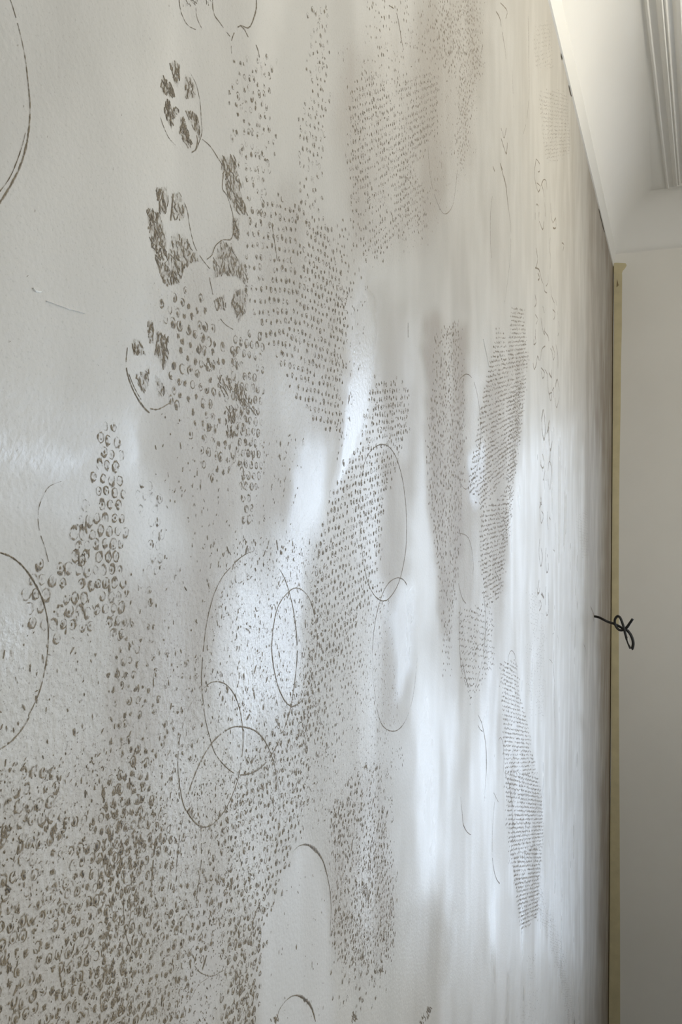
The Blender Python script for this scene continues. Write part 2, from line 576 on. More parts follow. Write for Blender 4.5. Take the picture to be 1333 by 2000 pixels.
# fillet only along the printed wall
b = MB()
pr = [(0.0, Z_TOP), (0.0035, Z_TOP + 0.001), (0.0105, Z_CREASE + 0.012), (0.0105, Z_CREASE + 0.018), (0.0, Z_CREASE + 0.018)]
vs = [(d, y, z) for y in (Y_BACK, Y_END) for d, z in pr]
b.add(vs, [(j, j + 5, (j + 1) % 5 + 5, (j + 1) % 5) for j in range(5)] + [(0, 1, 2, 3, 4), (9, 8, 7, 6, 5)])
o = structure(b.build('trim_1', M_WHITE)); o['label'] = 'narrow white fillet strip along the top of the printed wall'
CR = 0.135
cov = [(0.008, Z_CREASE), (0.008, Z_CREASE + 0.004)]
for k in range(0, 21):
    t = math.radians(40) + k / 20 * math.radians(50)
    u = (math.cos(math.radians(40)) - math.cos(t)) / math.cos(math.radians(40))
    w = (math.sin(t) - math.sin(math.radians(40))) / (1 - math.sin(math.radians(40)))
    cov.append((0.012 + CR * u, Z_CREASE + 0.008 + (Z_CEIL - Z_CREASE - 0.0085) * w))
ring2 = [lambda d: (d - 0.008, Y_END - d + 0.010), lambda d: (ROOM_W - d, Y_END - d + 0.010),
         lambda d: (ROOM_W - d, Y_BACK + d), lambda d: (d - 0.008, Y_BACK + d)]
o = sweep('trim_2', cov, ring2, M_WHITE, True); o['label'] = 'smooth white plaster cove between walls and ceiling'
# picture-frame moulding on the ceiling (it runs slightly out of square)
zc = Z_CEIL
mprof = [(-0.034, zc + 0.001), (-0.034, zc - 0.004), (-0.029, zc - 0.005), (-0.026, zc - 0.0015), (-0.012, zc - 0.0015),
         (-0.009, zc - 0.006), (-0.004, zc - 0.010), (0.000, zc - 0.011), (0.003, zc - 0.007), (0.005, zc - 0.007),
         (0.008, zc - 0.010), (0.011, zc - 0.006), (0.020, zc - 0.004), (0.028, zc - 0.012), (0.036, zc - 0.013),
         (0.042, zc - 0.006), (0.05, zc - 0.004), (0.05, zc + 0.001)]
skew = [lambda d: (0.219 + d, 3.06 - d), lambda d: (ROOM_W - 0.22 - d, 3.06 - d),
        lambda d: (ROOM_W - 0.22 - d, Y_BACK + 0.22 + d), lambda d: (0.04 + d, Y_BACK + 0.22 + d)]
o = sweep('trim_3', mprof, skew, M_WHITE); o['label'] = 'stepped white plaster moulding framing the ceiling'

# dark flaking cracks along the joint of wall and fillet
for pts in ([(1111, 176), (1113, 182), (1116, 190)], [(1096, 118), (1098, 124)], [(1170, 408), (1174, 420), (1178, 436), (1181, 446)]):
    P = hit(np.array([q[0] for q in pts]), np.array([q[1] for q in pts]))
    P[:, 2] = np.minimum(P[:, 2], Z_TOP - 0.002)
    vs, fs = [], []
    for i, q in enumerate(P):
        w = 0.0035 if 0 < i < len(P) - 1 or len(P) == 2 else 0.001
        vs += [(0.0004, q[1], Z_TOP - 0.0035 - w), (0.0016, q[1], Z_TOP - 0.003), (0.0004, q[1], Z_TOP - 0.002 + w * 0.4)]
    for i in range(len(P) - 1):
        for j in range(2):
            fs.append((i * 3 + j, i * 3 + 3 + j, i * 3 + 4 + j, i * 3 + 1 + j))
    link('flaking_crack', vs, fs, M_CRACK, wall)

# ------------------------------------------------------------------ mud marks on the wall


class Mud:
    """collects thin ridged dabs and lines of mud in wall coordinates (y, z)"""

    def __init__(s):
        s.v, s.f, s.d = [], [], []

    def line(s, pts, ws, dark, closed=False, h=0.00022):
        n = len(pts)
        o = len(s.v)
        P = np.asarray(pts, float)
        tg = np.gradient(P, axis=0) if n > 2 else np.repeat([P[-1] - P[0]], n, 0)
        ln = np.hypot(tg[:, 0], tg[:, 1]) + 1e-12
        nx, nz = -tg[:, 1] / ln, tg[:, 0] / ln
        for i in range(n):
            w = ws[i] * 1.45
            dk = dark[i]
            s.v.append((0.00004, P[i, 0] + nx[i] * w, P[i, 1] + nz[i] * w))
            s.v.append((h, P[i, 0], P[i, 1]))
            s.v.append((0.00004, P[i, 0] - nx[i] * w, P[i, 1] - nz[i] * w))
            s.d += [0.0, dk, 0.0]
        for i in range(n - 1):
            a = o + i * 3
            s.f.append((a, a + 1, a + 4, a + 3))
            s.f.append((a + 1, a + 2, a + 5, a + 4))

    def blob(s, y, z, ry, rz, dark, n=7, rot=0.0, h=0.0003):
        o = len(s.v)
        s.v.append((h, y, z)); s.d.append(dark)
        for k in range(n):
            t = 6.2832 * k / n + rot
            r = random.uniform(0.75, 1.25) * 1.25
            s.v.append((0.00004, y + ry * r * math.cos(t), z + rz * r * math.sin(t)))
            s.d.append(0.0)
        for k in range(n):
            s.f.append((o, o + 1 + k, o + 1 + (k + 1) % n))

    def fill(s, poly, dark):
        """mottled patch of mud inside an outline of photo pixels, thinning to its rim"""
        P = np.array(poly, float)
        n = len(P)
        P = np.array([P[i] * (1 - t) + P[(i + 1) % n] * t for i in range(n) for t in (0, 0.5)])
        P = P + rng.normal(0, 1.0, P.shape)
        c0 = P.mean(0)
        o = len(s.v)
        for k, dd in ((0.0, dark), (0.80, dark), (1.08, 0.0)):
            for q in ([c0] if k == 0 else c0 + (P - c0) * k):
                w = hit(q[0], q[1])
                s.v.append((0.0001 if k else 0.00015, w[1], w[2]))
                s.d.append(dd)
        n = len(P)
        for k in range(n):
            a, b_ = o + 1 + k, o + 1 + (k + 1) % n
            s.f.append((o, a, b_))
            s.f.append((a, a + n, b_ + n, b_))

    def ring(s, y, z, r, w, dark, a0, span, n=8):
        pts, ws, ds = [], [], []
        for k in range(n + 1):
            u = k / n
            t = a0 + span * u
            rr = r * random.uniform(0.9, 1.1)
            pts.append((y + rr * math.cos(t), z + rr * 1.12 * math.sin(t)))
            taper = 1.0 if span > 6 else 0.35 + 0.9 * math.sin(math.pi * u)
            ws.append(w * taper * random.uniform(0.5, 1.35))
            ds.append(dark * random.uniform(0.55, 1.1))
        s.line(pts, ws, ds)

    def build(s, name, label=None, stuff=False):
        if not s.f:
            return None
        o = link(name, s.v, s.f, M_MUD, wall)
        a = o.data.attributes.new('dark', 'FLOAT', 'POINT')
        a.data.foreach_set('value', np.array(s.d, np.float32))
        if label:
            o['label'] = label
        if stuff:
            o['kind'] = 'stuff'
        return o


def inside(P, X, Y):
    ins = np.zeros(X.shape, bool)
    for i in range(len(P)):
        a, c = P[i], P[(i + 1) % len(P)]
        ins ^= ((a[1] > Y) != (c[1] > Y)) & (X < (c[0] - a[0]) * (Y - a[1]) / (c[1] - a[1] + 1e-12) + a[0])
    return ins


seedc = [100]


def dab(mb, y, z, r, dark, style):
    q = random.random()
    lobe = random.choice((3.9, 3.9, 4.6, 1.2)) + random.gauss(0, 0.5)      # mud gathers on one side of each bubble
    if style == 'ring':
        mb.blob(y, z, r * 0.9, r, dark * 0.22, 8, 0, 0.0001)
        mb.ring(y, z, r * 0.95, r * 0.20, dark * 0.6, random.uniform(0, 6.3), random.uniform(3.6, 6.4), 9)
        if q < 0.8:
            mb.ring(y, z, r * 0.9, r * 0.36, dark, lobe - 1.1, random.uniform(1.6, 2.6), 5)
        if q < 0.5:
            mb.blob(y + random.gauss(0, r * 0.3), z + random.gauss(0, r * 0.35), r * 0.28, r * 0.42, dark * 0.9, 5)
    elif style == 'tick':
        if q < 0.7:
            mb.ring(y, z, r * 0.95, r * 0.22, dark * 0.6, random.uniform(0, 6), random.uniform(3, 6.2), 7)
        if q > 0.1:
            mb.blob(y + r * 0.25 * math.cos(lobe), z + r * 0.3 * math.sin(lobe), r * random.uniform(.35, .6), r * random.uniform(.5, .9), dark, 6)
        if q > 0.55:
            mb.ring(y, z, r * 0.85, r * 0.36, dark, lobe - 0.9, random.uniform(1.1, 2.0), 4)
    elif style == 'rib':
        mb.blob(y, z, r * random.uniform(1.1, 1.8), r * random.uniform(.5, .95), dark, 6)
    else:
        mb.blob(y, z, r * random.uniform(.5, .9), r * random.uniform(.5, 1.1), dark, 6)


def mat_print(poly, row=(1, 0.1), a=5.8, b=5.2, style='ring', dark=(0.35, 0.75), dens=0.9, r=2.1, jit=0.25, clump=0.5, label=None, name='bubble_print', soft=10, stagger=True, cl_size=0.02):
    seedc[0] += 1
    P = np.array(poly, float)
    w = hit(P[:, 0], P[:, 1])
    cpx, cpy = P.mean(0)
    c0 = hit(cpx, cpy)
    c1 = hit(cpx + row[0] * 3, cpy + row[1] * 3)
    dv = (c1 - c0)[1:]
    ang = math.atan2(dv[1], dv[0])
    ca, sa = math.cos(ang), math.sin(ang)
    cy, cz = w[:, 1].mean(), w[:, 2].mean()
    ext = max(np.ptp(w[:, 1]), np.ptp(w[:, 2])) * 0.75 + 0.02
    A, B = a / 1000, b / 1000
    ni, nj = int(ext / A) + 1, int(ext / B) + 1
    I, J = np.meshgrid(np.arange(-ni, ni + 1), np.arange(-nj, nj + 1))
    u = (I + (0.5 * (J % 2) if stagger else 0)) * A
    v = J * B
    u = u + rng.normal(0, jit * A * 0.35, u.shape)
    v = v + rng.normal(0, jit * B * 0.35, v.shape)
    Y = (cy + u * ca - v * sa).ravel()
    Z = (cz + u * sa + v * ca).ravel()
    k = (Y > w[:, 1].min() - 0.05) & (Y < w[:, 1].max() + 0.05) & (Z > 0.01) & (Z < Z_TOP - 0.01)
    Y, Z = Y[k], Z[k]
    X_, Y_, _ = to_px(np.stack([np.zeros_like(Y), Y, Z], -1))
    jx = rng.normal(0, soft * 0.5, X_.shape); jy = rng.normal(0, soft, X_.shape)
    k = inside(P, X_ + jx, Y_ + jy)
    Y, Z = Y[k], Z[k]
    n = vnoise(Y / cl_size / 4, Z / cl_size / 4, seedc[0])
    pr = dens * (1 + clump * n)
    keep = rng.random(Y.shape) < pr
    mb = Mud()
    for y, z, nn in zip(Y[keep], Z[keep], n[keep]):
        d = random.uniform(*dark) * (1 + 0.35 * clump * float(nn))
        dab(mb, y, z, r / 1000 * random.uniform(0.8, 1.1), max(0.12, min(1.0, d)), style)
    return mb.build(name, label, True)


def scatter(poly, n, size=(0.4, 1.2), dark=(0.3, 0.8), label=None, name='mud_spatter'):
    P = np.array(poly, float)
    w = hit(P[:, 0], P[:, 1])
    Y = rng.uniform(w[:, 1].min(), w[:, 1].max(), n * 3)
    Z = rng.uniform(w[:, 2].min(), w[:, 2].max(), n * 3)
    X_, Y_, _ = to_px(np.stack([np.zeros_like(Y), Y, Z], -1))
    k = inside(P, X_, Y_)
    mb = Mud()
    for y, z in list(zip(Y[k], Z[k]))[:n]:
        s_ = random.uniform(*size) / 1000 * (2.0 if random.random() < 0.06 else 1)
        if random.random() < 0.45:
            t = random.gauss(1.4, 0.5)
            l_ = s_ * random.uniform(0.8, 1.6)
            mb.line([(y - l_ * math.cos(t), z - l_ * math.sin(t)), (y, z), (y + l_ * math.cos(t), z + l_ * math.sin(t))],
                    [s_ * 0.2, s_ * 0.45, s_ * 0.2], [random.uniform(*dark)] * 3)
        else:
            mb.blob(y, z, s_ * 0.6, s_ * random.uniform(0.6, 1.3), random.uniform(*dark), 5)
    return mb.build(name, label, True)


def cat(pts, step=5.0):
    """Catmull-Rom through pixel points"""
    P = [np.array(q, float) for q in pts]
    P = [2 * P[0] - P[1]] + P + [2 * P[-1] - P[-2]]
    out = []
    for i in range(1, len(P) - 2):
        a, b_, c_, d_ = P[i - 1:i + 3]
        n = max(2, int(np.hypot(*(c_ - b_)) / step))
        for k in range(n):
            t = k / n
            out.append((i - 1 + t, 0.5 * (2 * b_ + (c_ - a) * t + (2 * a - 5 * b_ + 4 * c_ - d_) * t * t + (3 * b_ - a - 3 * c_ + d_) * t ** 3)))
    out.append((len(pts) - 1.0, P[-2]))
    return out


def stripe(pts, width=2.5, dark=0.7, gaps=0.0, name='ring_print', label=None, mb=None, rough=0.3):
    """a drawn line of mud: width in photo pixels, darkness one value or one per point"""
    own = mb is None
    mb = mb or Mud()
    S = cat(pts)
    q = np.array([s_[1] for s_ in S])
    w = hit(q[:, 0], q[:, 1])
    _, _, dp = to_px(w)
    par = [s_[0] for s_ in S]
    wd = width if isinstance(width, (list, tuple)) else [width] * len(pts)
    dk = dark if isinstance(dark, (list, tuple)) else [dark] * len(pts)
    run = []

    def flush():
        if len(run) > 1:
            mb.line([r_[0] for r_ in run], [r_[1] for r_ in run], [r_[2] for r_ in run])
        run.clear()
    for i in range(len(S)):
        ww = np.interp(par[i], range(len(pts)), wd) * 0.5 * dp[i] / F_PX
        dd = np.interp(par[i], range(len(pts)), dk)
        if random.random() < gaps:
            flush()
            continue
        run.append(((w[i, 1], w[i, 2]), ww * random.uniform(1 - rough, 1 + rough), max(0.1, min(1.0, dd * random.uniform(0.75, 1.15)))))
    flush()
    return mb.build(name, label) if own else None


def veins(mb, poly, n, dark=(0.4, 0.9), length=(14, 34), width=(2, 5), lean=0.15):
    """short leafy strokes that fill a petal or a smear"""
    P = np.array(poly, float)
    for _ in range(n):
        for _t in range(30):
            x, y = random.uniform(P[:, 0].min(), P[:, 0].max()), random.uniform(P[:, 1].min(), P[:, 1].max())
            if inside(P, np.array([x]), np.array([y]))[0]:
                break
        else:
            continue
        l_ = random.uniform(*length)
        t = random.gauss(lean, 0.28)
        pts = [(x - math.sin(-t) * l_ / 2 * s_ + random.gauss(0, 1.2), y + l_ / 2 * s_) for s_ in (-1, 0, 1)]
        pts = [q for q in pts if inside(P, np.array([q[0]]), np.array([q[1]]))[0]]
        if len(pts) < 2:
            continue
        w_ = random.uniform(*width)
        stripe(pts, [w_ * 0.6, w_, w_ * 0.5][:len(pts)], random.uniform(*dark), 0, mb=mb, rough=0.45)

# ------------------------------------------------------------------ big rings and drawn curves
C7 = lambda pts: T(330, 1000, 2.666, pts)
C8 = lambda pts: T(600, 600, 2.2217, pts)
C3 = lambda pts: T(0, 0, 2.0, pts)
C4 = lambda pts: T(200, 300, 2.666, pts)
C5 = lambda pts: T(0, 800, 2.962, pts)
C6 = lambda pts: T(0, 1400, 2.222, pts)
CR_ = lambda pts: T(800, 1300, 2.5, pts)
CB = lambda pts: T(500, 1500, 3.333, pts)
CT = lambda pts: T(450, 0, 1.904, pts)
CS = lambda pts: T(950, 250, 3.076, pts)
CU = lambda pts: T(950, 800, 3.332, pts)
CW = lambda pts: T(230, 80, 4.937, pts)

stripe(C7([(640, 1015), (605, 985), (570, 910), (548, 820), (537, 730), (540, 640), (555, 540), (580, 470), (625, 415), (665, 395), (715, 425), (750, 500), (768, 600), (772, 680), (765, 760), (745, 860), (715, 940), (680, 995), (640, 1015)]),
       [2.6, 3, 3, 3, 3, 2.8, 2.6, 2.4, 2.2, 2, 2, 2, 1.8, 1.4, 1.4, 1.4, 1.6, 2, 2.6],
       [.75, .8, .85, .85, .85, .8, .75, .7, .65, .55, .5, .45, .4, .3, .25, .25, .3, .45, .75], 0.02, label='narrow dark ring near the bright patch of the wall')
stripe(C7([(575, 295), (600, 340), (622, 400), (645, 490), (660, 590), (668, 680), (668, 760), (660, 850), (645, 960), (630, 1040), (600, 1130), (555, 1230), (500, 1310), (440, 1355), (385, 1368), (340, 1360), (290, 1320), (240, 1255), (215, 1180), (190, 1080), (178, 980), (170, 880), (175, 770), (188, 640), (205, 540), (235, 430), (275, 345), (320, 290), (370, 240), (415, 212), (440, 207)]),
       [1.4, 2, 2.4, 2.8, 3.2, 3.6, 3.4, 3, 2.6, 2.4, 2.6, 3.2, 3.6, 3.4, 3, 2.6, 2.2, 2, 2, 2, 2, 2, 2, 2, 2, 1.8, 1.8, 2, 2, 1.6, 1.2],
       [.5, .6, .65, .75, .85, .95, .95, .9, .8, .7, .6, .5, .5, .55, .6, .6, .6, .6, .6, .6, .6, .6, .6, .6, .6, .55, .6, .7, .6, .5, .3], 0.02, label='large thin ring left of the narrow dark ring')
stripe(C7([(185, 915), (215, 890), (255, 883), (300, 900), (340, 950), (370, 1030), (382, 1110), (387, 1200), (378, 1290), (365, 1370), (340, 1450), (305, 1530), (260, 1595), (220, 1630), (180, 1640), (140, 1620), (100, 1570), (75, 1520), (55, 1420), (47, 1330), (50, 1230), (65, 1140), (100, 1030), (140, 960), (185, 915)]),
       [1.5, 2, 2.4, 2.4, 2.4, 2.6, 2.8, 2.6, 2.4, 2.4, 2.4, 2.4, 2.4, 2.6, 3, 3, 2.6, 2.4, 2, 2, 2, 1.6, 1.4, 1.4, 1.4],
       [.4, .5, .55, .55, .6, .7, .75, .7, .65, .65, .7, .65, .6, .6, .65, .7, .7, .7, .7, .7, .65, .5, .3, .3, .35], 0.02, label='tall ring low on the wall crossing the large thin ring')
stripe(C7([(100, 1470), (130, 1380), (170, 1290), (215, 1215), (260, 1165), (320, 1125), (370, 1117), (430, 1130), (475, 1160), (515, 1220), (545, 1300), (565, 1400), (578, 1500), (575, 1600), (565, 1700), (555, 1800)]),
       [4, 4, 4, 4.2, 3.6, 3.2, 3.2, 3.2, 3.6, 3, 2, 1.6, 1.4, 1.6, 1.4, 1], [.5, .5, .5, .55, .5, .6, .65, .65, .7, .65, .5, .45, .4, .45, .4, .3], 0.02)
mb = Mud()
veins(mb, C7([(80, 1480), (115, 1490), (150, 1590), (190, 1630), (150, 1640), (95, 1580)]), 26, (.35, .7), (10, 22), (1.5, 3.5), -0.35)
mb.build('smear', None, True)
stripe(C8([(240, 720), (255, 660), (285, 615), (325, 595), (360, 610), (390, 660), (415, 750), (428, 850), (433, 940), (430, 1040), (418, 1120), (400, 1190), (375, 1240), (345, 1272), (315, 1270), (285, 1240), (260, 1180), (243, 1090), (233, 1000), (230, 900), (233, 800), (240, 720)]),
       [1.4, 1.8, 2, 2.2, 2.2, 2.2, 2.2, 2.2, 2.4, 2.2, 2, 2, 2, 2.4, 2.4, 2, 1.8, 1.6, 1.4, 1.4, 1.4, 1.4],
       [.4, .5, .6, .7, .7, .7, .75, .75, .8, .75, .7, .65, .55, .55, .6, .6, .55, .5, .4, .35, .35, .4], 0.02, label='tall thin ring in the middle of the wall')
stripe(C7([(1060, 720), (1068, 620), (1085, 520), (1105, 450), (1125, 400), (1155, 360), (1195, 342), (1225, 355), (1240, 380)]), 2, [.5, .65, .65, .65, .6, .6, .65, .65, .6], 0.03)
stripe(C7([(1060, 720), (1062, 850), (1080, 1000), (1095, 1070), (1120, 1120), (1165, 1142), (1205, 1125), (1240, 1070), (1270, 970), (1285, 860), (1295, 740)]), [1, 1, 1.2, 1.6, 2, 2, 2.2, 1.6, 1.4, 1.4, 1], [.25, .25, .35, .55, .6, .6, .55, .35, .3, .3, .2], 0.05)
stripe(C5([(-160, 830), (-60, 815), (0, 828), (60, 850), (120, 895), (170, 955), (215, 1030), (250, 1110), (272, 1200), (280, 1290), (275, 1400), (260, 1500), (235, 1610), (200, 1700), (165, 1770)]) + C6([(125, 5), (90, 60), (50, 105), (0, 140), (-70, 165)]),
       [3, 3, 3, 3.2, 3.4, 4, 4, 3.4, 3, 3, 3, 3, 3, 3, 3, 3.4, 4, 4, 3, 3], [.8, .8, .8, .8, .85, .9, .9, .8, .7, .65, .6, .6, .55, .55, .5, .5, .45, .5, .4, .4], 0.01, label='big dark ring cut by the left edge of the view')
stripe(C3([(10, -60), (40, 0), (65, 80), (85, 160), (100, 240), (110, 330), (117, 420), (112, 510), (95, 600), (60, 690), (0, 790), (-60, 850)]), [1.6, 2, 2.2, 2.4, 2.6, 3, 3.4, 4, 4.5, 4.5, 4, 4], [.4, .45, .5, .5, .5, .55, .6, .65, .65, .65, .65, .6], 0.01, label='large faint ring at the upper left of the wall')
stripe(C3([(104, 500), (80, 590), (40, 690), (-10, 760)]), 2, [.3, .55, .6, .5], 0.05)
stripe(CB([(240, 545), (270, 515), (300, 500), (340, 500), (390, 535), (430, 590), (455, 660), (475, 750), (487, 840), (490, 930), (485, 1040), (480, 1150)]), [1.4, 1.6, 2.2, 4.4, 5.5, 4, 2.8, 2.2, 2, 2, 1.6, 1.2], [.3, .45, .7, 1, 1, 1, .85, .65, .55, .55, .45, .3], 0.01, label='dark arc above the smooth pale patch')
stripe(CB([(100, 1680), (140, 1620), (155, 1570), (200, 1510), (250, 1480), (300, 1490), (345, 1530), (370, 1580), (388, 1650), (395, 1720)]), [2, 2, 2, 2, 2, 4, 6, 4, 3, 2.4], [.4, .45, .45, .55, .5, .9, 1, .85, .6, .5], 0.03, label='dark tipped arc at the bottom of the view')
mb = Mud(); veins(mb, CB([(300, 1480), (325, 1490), (360, 1530), (345, 1545), (310, 1515)]), 10, (.9, 1), (5, 10), (3, 6), -0.7); veins(mb, CB([(90, 1620), (150, 1590), (150, 1660), (100, 1680)]), 12, (.35, .6), (8, 14), (2, 4), 0.5); mb.build('smear', None, True)
stripe(C5([(420, 400), (340, 420), (280, 450), (240, 520), (220, 600), (228, 700), (260, 800), (280, 880)]), 1.5, [.2, .25, .35, .4, .45, .5, .45, .5], 0.06)
stripe(C8([(660, 330), (665, 310), (690, 290), (715, 305), (735, 360), (748, 440), (755, 540), (750, 620), (738, 700), (720, 750), (690, 790), (665, 760), (655, 720)]), 1.6, [.5, .6, .65, .65, .65, .6, .55, .5, .55, .5, .4, .4, .3], 0.03, label='small thin ring between two printed stripes')
stripe(C8([(660, 980), (680, 985), (700, 1000), (715, 1050), (722, 1120), (720, 1160)]), 1.6, .6, 0.04)
stripe(C8([(655, 1150), (660, 1210), (675, 1265), (690, 1285)]), 2, .65, 0.04)
stripe(C8([(765, 1230), (775, 1330), (775, 1400), (768, 1480), (758, 1550), (735, 1640)]), [1.6, 2, 2.6, 2, 1.6, 1.2], [.6, .75, .85, .7, .5, .3], 0.03)
stripe(C8([(665, 1300), (660, 1400), (664, 1500), (672, 1580), (690, 1640)]), 1.6, .5, 0.05)
stripe(CR_([(260, -20), (275, 60), (292, 108)]), 1.8, .65, 0.03)
stripe(CR_([(335, 240), (352, 275), (363, 320), (371, 370), (376, 430), (377, 500), (372, 570), (366, 660)]), [1.4, 2, 2.2, 2.4, 2.4, 2, 1.6, 1], [.7, .8, .85, .85, .9, .8, .5, .3], 0.02, label='fine dark hair-like arc low on the right of the wall')
stripe(CR_([(376, 455), (377, 480), (376, 515)]), [3.5, 4, 2.5], .95, 0, 'smear')
stripe(CR_([(335, 290), (345, 310), (358, 322)]), 1.4, .7)
stripe(CR_([(250, 640), (258, 720), (265, 780), (285, 815), (300, 825)]), [1, 1.4, 2.2, 1.6, 1.4], [.3, .5, .85, .6, .6], 0.03)
stripe(CR_([(425, 615), (414, 690), (406, 800), (405, 920), (412, 990), (425, 1040), (441, 1063)]), [1, 1.4, 1.2, 1.6, 2, 2, 2], [.4, .5, .4, .6, .75, .8, .8], 0.03)
stripe(CR_([(412, 620), (434, 665)]), 1.2, .5)
stripe(CR_([(470, 535), (485, 570), (497, 640), (503, 730), (503, 830), (495, 920), (485, 970)]), [1.4, 1.8, 2, 2.2, 2, 1.8, 1.2], [.6, .7, .75, .8, .75, .6, .4], 0.02)
stripe(CR_([(436, 365), (446, 350), (457, 380), (462, 450), (460, 520)]), 1.4, .55, 0.04)
stripe(CR_([(712, 60), (706, 140), (708, 220), (712, 300)]), 1.4, .4, 0.08)
stripe(CR_([(680, 850), (690, 910), (686, 960)]), 1.2, .3, 0.1)
stripe(CR_([(715, 480), (716, 600), (714, 660)]), 1.2, .25, 0.1)
stripe(CR_([(852, 440), (853, 530)]), 1.4, .35, 0.1)
stripe(CR_([(684, 600), (686, 680)]), 1.2, .3, 0.1)
stripe(CT([(590, 20), (615, 40), (628, 90), (637, 150), (645, 185)]), [2, 3, 3.2, 3.6, 2], [.4, .6, .65, .75, .5], 0.05)
stripe(CT([(735, 540), (738, 590), (745, 660), (765, 740), (795, 795), (825, 770), (838, 700), (845, 630)]), 1.3, [.3, .4, .4, .5, .55, .4, .45, .5], 0.05)
stripe(CT([(975, 730), (968, 800), (968, 900), (972, 960)]), 1.3, .5, 0.05)
stripe(CT([(1005, 610), (1015, 650), (1026, 690), (1030, 730), (1036, 780)]), [3, 3.4, 4, 5, 2.5], [.5, .55, .7, .8, .6], 0.05)
stripe(CT([(1036, 780), (1044, 850), (1042, 950), (1030, 1060), (1020, 1130)]), 1.4, [.5, .5, .4, .35, .2], 0.05)
stripe(CT([(1108, 60), (1110, 200), (1112, 330), (1104, 440), (1090, 500)]), 1.3, .4, 0.06)
stripe(CT([(1048, 260), (1055, 400)]), 1.3, .35, 0.1)
stripe(CT([(662, 1200), (662, 1255)]), 2.2, .65)
stripe(CT([(970, 20), (1000, 60), (1010, 110), (1022, 180), (1028, 240)]), [3, 4, 3.5, 3, 2], .5, 0.12)
stripe(CT([(1005, 10), (1030, 40), (1025, 70)]), 2.4, .45, 0.1)
stripe(CT([(155, 835), (165, 900), (175, 970)]), 2.6, .6, 0.04)
stripe(C3([(1000, -30), (1002, 30), (995, 60), (985, 90), (970, 110), (940, 100), (920, 120), (905, 160), (905, 210)]), [3, 3.6, 3.6, 3, 2.6, 2.6, 2.6, 2.2, 1.6], [.7, .7, .7, .6, .6, .65, .65, .6, .4], 0.04, label='broken ring at the top of the view above the wheel prints')
stripe(C3([(940, 100), (955, 115), (970, 145)]), 3, .6)
stripe(C3([(830, -20), (835, 50), (860, 90), (885, 125), (905, 150)]), [2.4, 3, 3, 2.4, 2], .6, 0.05)
stripe(C3([(700, -20), (702, 20), (712, 60), (735, 100), (775, 120)]), [2, 2.6, 2.4, 2, 1.6], [.5, .55, .5, .4, .4], 0.06)
stripe(C3([(765, 30), (770, 70), (790, 115)]), 2, .4, 0.1)
mb = Mud(); veins(mb, C3([(690, -40), (830, -40), (835, 30), (790, 20), (740, 25), (705, 40)]), 34, (.35, .7), (8, 18), (1.5, 3.5), 0.4); mb.build('smear', None, True)
stripe(C3([(1000, 175), (1008, 195), (1014, 225)]), 3, .75)
stripe(CU([(142, 1640), (150, 1590), (165, 1568), (185, 1590), (197, 1660), (203, 1740)]), 1.5, .55, 0.04)
stripe(CU([(432, 1462), (452, 1450), (470, 1490), (474, 1560)]), 1.3, .4, 0.06)
stripe(CU([(412, 1625), (432, 1650), (443, 1740), (447, 1850), (440, 1940)]), [1.4, 1.5, 1.6, 1.8, 1.4], [.4, .45, .5, .6, .5], 0.08)
stripe(CU([(635, 1525), (648, 1560), (652, 1610)]), 1.6, [.6, .65, .3])
stripe(CU([(60, 1050), (70, 1075), (82, 1102)]), [3, 1.8, 2], .85)
stripe(CU([(545, 1395), (546, 1412)]), 2.4, .6)
stripe(CU([(436, 910), (447, 922)]), 1.6, .5)

for pts, w_, d_ in (([(535, 780), (540, 900), (560, 990), (600, 1050)], 1.8, .55), ([(795, 430), (775, 560), (762, 700)], 1.6, .5),
                    ([(872, 480), (874, 620), (852, 800)], 1.8, .55), ([(845, 1080), (870, 1110), (920, 1125), (970, 1100)], 1.8, .5),
                    ([(640, 440), (665, 415), (700, 370), (780, 355)], 1.3, .4), ([(830, 1220), (860, 1165), (900, 1135)], 1.3, .35)):
    stripe(C6(pts), w_, d_, 0.05)
stripe(C6([(705, 370), (690, 450), (668, 600), (655, 780)]), [3, 5, 4, 3], .75, 0.25)
# crossing diagonals of small loops (right-hand columns of squiggles)


def squiggle(pts, width=1.9, dark=.5):
    stripe(pts, width * 1.35, dark, 0.06, 'squiggle_print')


